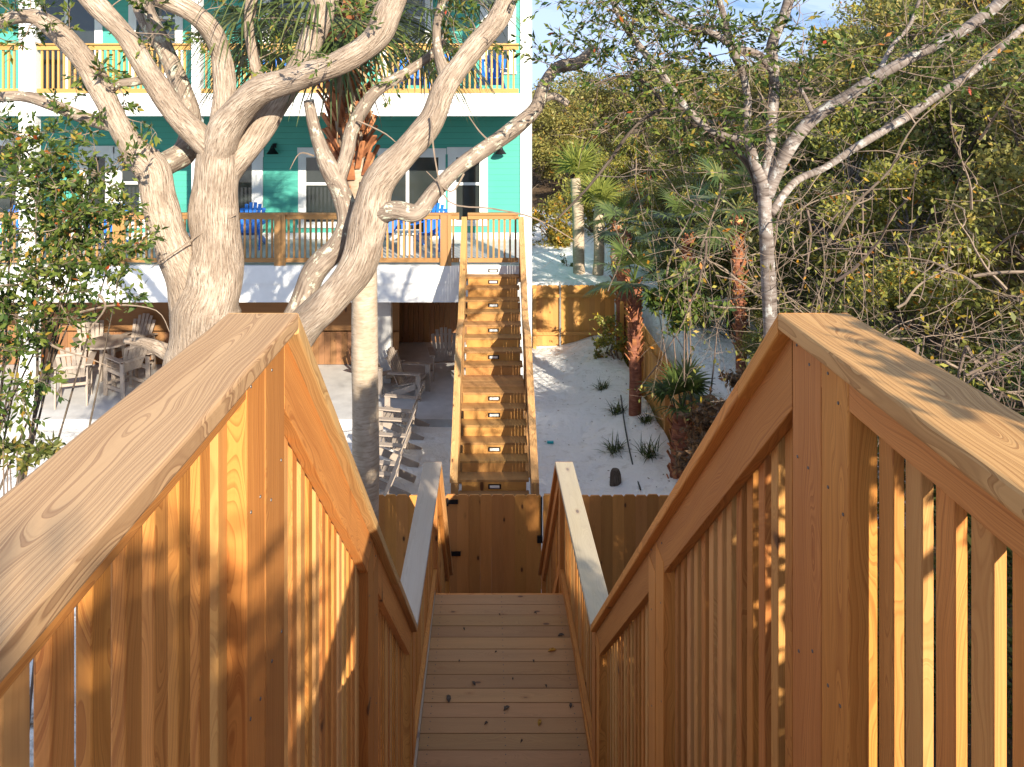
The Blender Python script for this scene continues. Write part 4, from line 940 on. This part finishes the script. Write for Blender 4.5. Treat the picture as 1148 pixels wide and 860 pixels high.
# nearer slope
for x, y, k, sc in [(5.9, 14.6, 2, .55), (7.4, 14.0, 1, .72), (9.2, 12.6, 0, .85), (10.6, 10.8, 1, .95), (5.3, 11.7, 2, .5), (6.6, 11.2, 1, .62), (8.0, 10.0, 0, .75), (9.2, 8.4, 3, .85), (5.3, 9.2, 2, .5), (6.6, 8.2, 3, .6), (7.8, 6.8, 2, .7), (4.0, 8.2, 2, .40), (5.0, 6.6, 3, .50), (6.2, 5.2, 2, .62), (7.3, 3.8, 3, .72)]:
    put(k, x, y, sc)
for x, y, k, sc in [(4.7, 19.6, 2, .34), (5.5, 18.6, 1, .42), (5.2, 16.4, 2, .36), (6.2, 16.6, 0, .5), (5.1, 14.0, 1, .32), (4.8, 12.6, 2, .30), (4.9, 22.3, 1, .42), (5.7, 21.0, 0, .48), (4.6, 10.9, 3, .34), (4.5, 24.5, 1, .36), (5.8, 24.6, 0, .5), (4.55, 17.6, 3, .24)]:
    put(k, x, y, sc)
# low thicket right beside the railing
for x, y, k, sc in [(3.0, 6.2, 2, .32), (2.6, 4.6, 3, .30), (3.6, 5.0, 2, .36), (4.6, 4.6, 3, .40), (2.5, 3.2, 2, .28), (3.5, 3.4, 3, .34), (4.8, 3.0, 2, .44), (5.8, 2.0, 3, .52), (2.3, 1.8, 2, .26), (3.3, 1.9, 2, .32), (4.5, 1.2, 3, .42), (2.2, .4, 3, .26), (3.2, .2, 2, .36), (2.3, -1.2, 2, .30), (3.6, -1.4, 3, .42), (5.0, -1.0, 2, .5)]:
    put(k, x, y, sc)
# bare tangle of vines on the near slope
def tangle(label, cx, cy, Y, rx, ry, n, mat, ln=1.0, leafmat='leaf_lime', nl=500):
    c = at(cx, cy, Y); t = thing('vine_tangle', label, 'vines', (c.x, c.y, height(c.x, c.y))); m = MB(); tips = []
    for k in range(n):
        p = c+Vector((random.gauss(0, rx*.55), random.gauss(0, .6), random.gauss(-.1, ry*.55)))
        hang = random.random() < .35
        d = (Vector((random.gauss(0, .15), random.gauss(0, .1), -1)) if hang else Vector((random.gauss(.3, .8), random.gauss(0, .4), random.gauss(.35, .5)))).normalized(); Q = [p]; L = ln*random.uniform(.5, 1.5); ns = 8
        for s_ in range(ns): d = (d+Vector((random.gauss(0, .17), random.gauss(0, .15), random.gauss(0, .17)))).normalized(); Q.append(Q[-1]+d*L/ns)
        r = random.choice([.0025, .003, .004, .005, .009, .014]); m.tube(Q, [r*(1-.1*i) for i in range(ns+1)], 5, 2)
        for q in Q[2::2]:
            d2 = (d+Vector((random.gauss(0, .7), random.gauss(0, .5), random.gauss(0, .7)))).normalized(); l2 = L*random.uniform(.12, .35); e = q+d2*l2+Vector((0, 0, -.08*l2))
            m.tube([q, q.lerp(e, .5)+Vector((random.gauss(0, .03), 0, random.gauss(0, .03))), e], [r*.5, r*.4, .0012], 4, 2, cap=False); tips.append(tuple(e)); tips.append(tuple(q.lerp(e, .6)))
    m.build('stems', mat, t)
    T = np.array(tips); C = T[RNG.integers(0, len(T), nl)]+RNG.normal(size=(nl, 3))*.05
    quads_obj('foliage', leaf_verts(C, np.full(nl, .06), .45, .2), RNG.random(nl), leafmat, t)
tangle('bare tan vines hanging in a tangle above the right railing', 1010, 330, 6.6, 1.1, .8, 55, 'twig_pale', 1.1, 'leaf_yellow', 420)
tangle('brown leafless tangle of stems on the slope right of the grey barked tree', 960, 250, 7.6, 1.5, 1.0, 60, 'twig', 1.3, 'leaf_lime', 1500)
tangle('bare stems low on the slope at the right edge', 1120, 400, 5.4, .8, .6, 60, 'twig', 1.0, 'leaf_lime', 420)
tangle('pale bare stems between the side fence and the grey barked tree', 800, 300, 9.0, .8, .9, 60, 'twig_pale', 1.2, 'leaf_yellow', 260)

# trees on the dune crest behind the viewer: they shade the deck and the near rails
for x, y, k, sc, sz in [(4.6, -4.4, 2, .62, .8), (6.6, -3.6, 0, .7, .8)]:
    put(k, x, y, sc, sz)

t = thing('leafy_shrub', 'dense hedge shrub added out of view beside the upper deck to shade the left railing', 'shrub', (1.55, -4.3, height(1.55, -4.3)))  # unseen hedge, added and flat-topped to shade the near left balusters
m = MB(); cc = []
for k in range(64):
    q = Vector((random.uniform(1.3, 1.85), random.uniform(-5.9, -3.2), 1.27-2.2*random.random()**1.4)); cc.append(tuple(q))
    if k % 3 == 0: m.tube([(1.5+random.gauss(0, .1), q.y*.9-.4, -2.9), (1.55, q.y, q.z*.5-1.2), tuple(q)], [.03, .02, .006], 5, 4, .1)
m.build('stems', 'dark_bark', t, True)
C = clump_points(np.array(cc), np.full(len(cc), .26), 15000, .2, .9)
quads_obj('foliage', leaf_verts(C, np.full(len(C), .075), .5, .3), RNG.random(len(C)), 'leaf_live', t)
# shrubs close outside the right railing, added to keep its slope in shade
for x, y, k, sc, sz in [(1.75, 1.3, 3, .24, .40), (1.85, .2, 2, .26, .40), (2.0, 2.6, 2, .28, .42), (2.3, 3.8, 3, .3, .42), (2.6, .9, 3, .30, .42)]:
    put(k, x, y, sc, sz)
t = thing('leafy_shrub', 'dense shrub added out of view outside the right railing to shade it', 'shrub', (1.7, 1.2, height(1.7, 1.2)))  # unseen shrub put in to block sun from the sloped right railing
m = MB(); cc = []
for k in range(56):
    q = Vector((random.uniform(1.5, 1.85), random.uniform(-.05, 1.95), .08-2.1*random.random()**1.2)); cc.append(tuple(q))
    if k % 3 == 0: m.tube([(1.7+random.gauss(0, .1), q.y*.8+.2, -3.0), (1.7, q.y, q.z*.5-1.4), tuple(q)], [.03, .02, .006], 5, 4, .1)
m.build('stems', 'dark_bark', t, True)
C = clump_points(np.array(cc), np.full(len(cc), .22), 14000, .2, .9)
quads_obj('foliage', leaf_verts(C, np.full(len(C), .07), .5, .3), RNG.random(len(C)), 'leaf_live', t)
# leaf litter caught on the sand and the slope
n = 2600; X = RNG.uniform(-.5, 9, n); Yv = RNG.uniform(9.6, 20.3, n); keep = (RNG.random(n) < np.where(X > 3.5, 1, np.clip((X-.8)/3.2, .04, .7))) 
X, Yv = X[keep], Yv[keep]; C = np.array([(x, y, height(x, y)+.012) for x, y in zip(X, Yv)])
V = leaf_verts(C, np.full(len(C), .055), .5, .3); V = V.reshape(-1, 4, 3); V[:, :, 2] = C[:, None, 2]+(V[:, :, 2]-C[:, None, 2])*.15; 
tag(quads_obj('leaf_litter', V.reshape(-1, 3), RNG.random(len(C)), 'leaf_dry'), 'dry brown leaves scattered over the sand', None, None, 'stuff')
# screw heads on posts and deck boards
def screws(root, pts_):
    for p, ax in pts_:
        m = MB(); d = Vector(ax)*.0018; m.tube([Vector(p)-d*.3, Vector(p)+d], [.0040, .0034], 8, 1); m.build('screw', 'screw', root)
def find(nm): return [o for o in COL.objects if o.name.split('.')[0] == nm]
for root in find('wooden_railing'):
    sg = -1 if 'left' in root['label'] else 1; tab = XL if sg < 0 else XR; q = []
    for y in (1.62, 1.69, 1.77, 1.85, 3.29, 3.48):
        for dz in (.09, .30, .72): q.append(((lerpX(tab, y)+sg*.034, y+random.gauss(0, .008), topz(y)-dz+random.gauss(0, .02)-(.05 if dz > .1 else 0)), (-sg, 0, 0)))
    screws(root, q)
for root in find('landing_deck'):
    q = []; y = 7.235
    while y > 4.9:
        for x in (-.44, .12, .65): q += [((x, y-.035, -4.639), (0, 0, 1)), ((x, y-.105, -4.639), (0, 0, 1))]
        y -= .145
    screws(root, q)

for px, py, sz in ((520, 706, .03), (560, 690, .022), (598, 742, .03), (575, 762, .024), (612, 770, .03), (545, 812, .034), (585, 832, .026), (640, 792, .05), (515, 742, .024), (556, 732, .02), (600, 688, .03)):
    small_leaf(px, py, sz, 'leaf_fragment', 'dark_bark', 'tiny dark leaf fragment on the landing boards', 'leaf', random.uniform(0, 3)); COL.objects[-1]['group'] = 'leaf fragments on the landing'
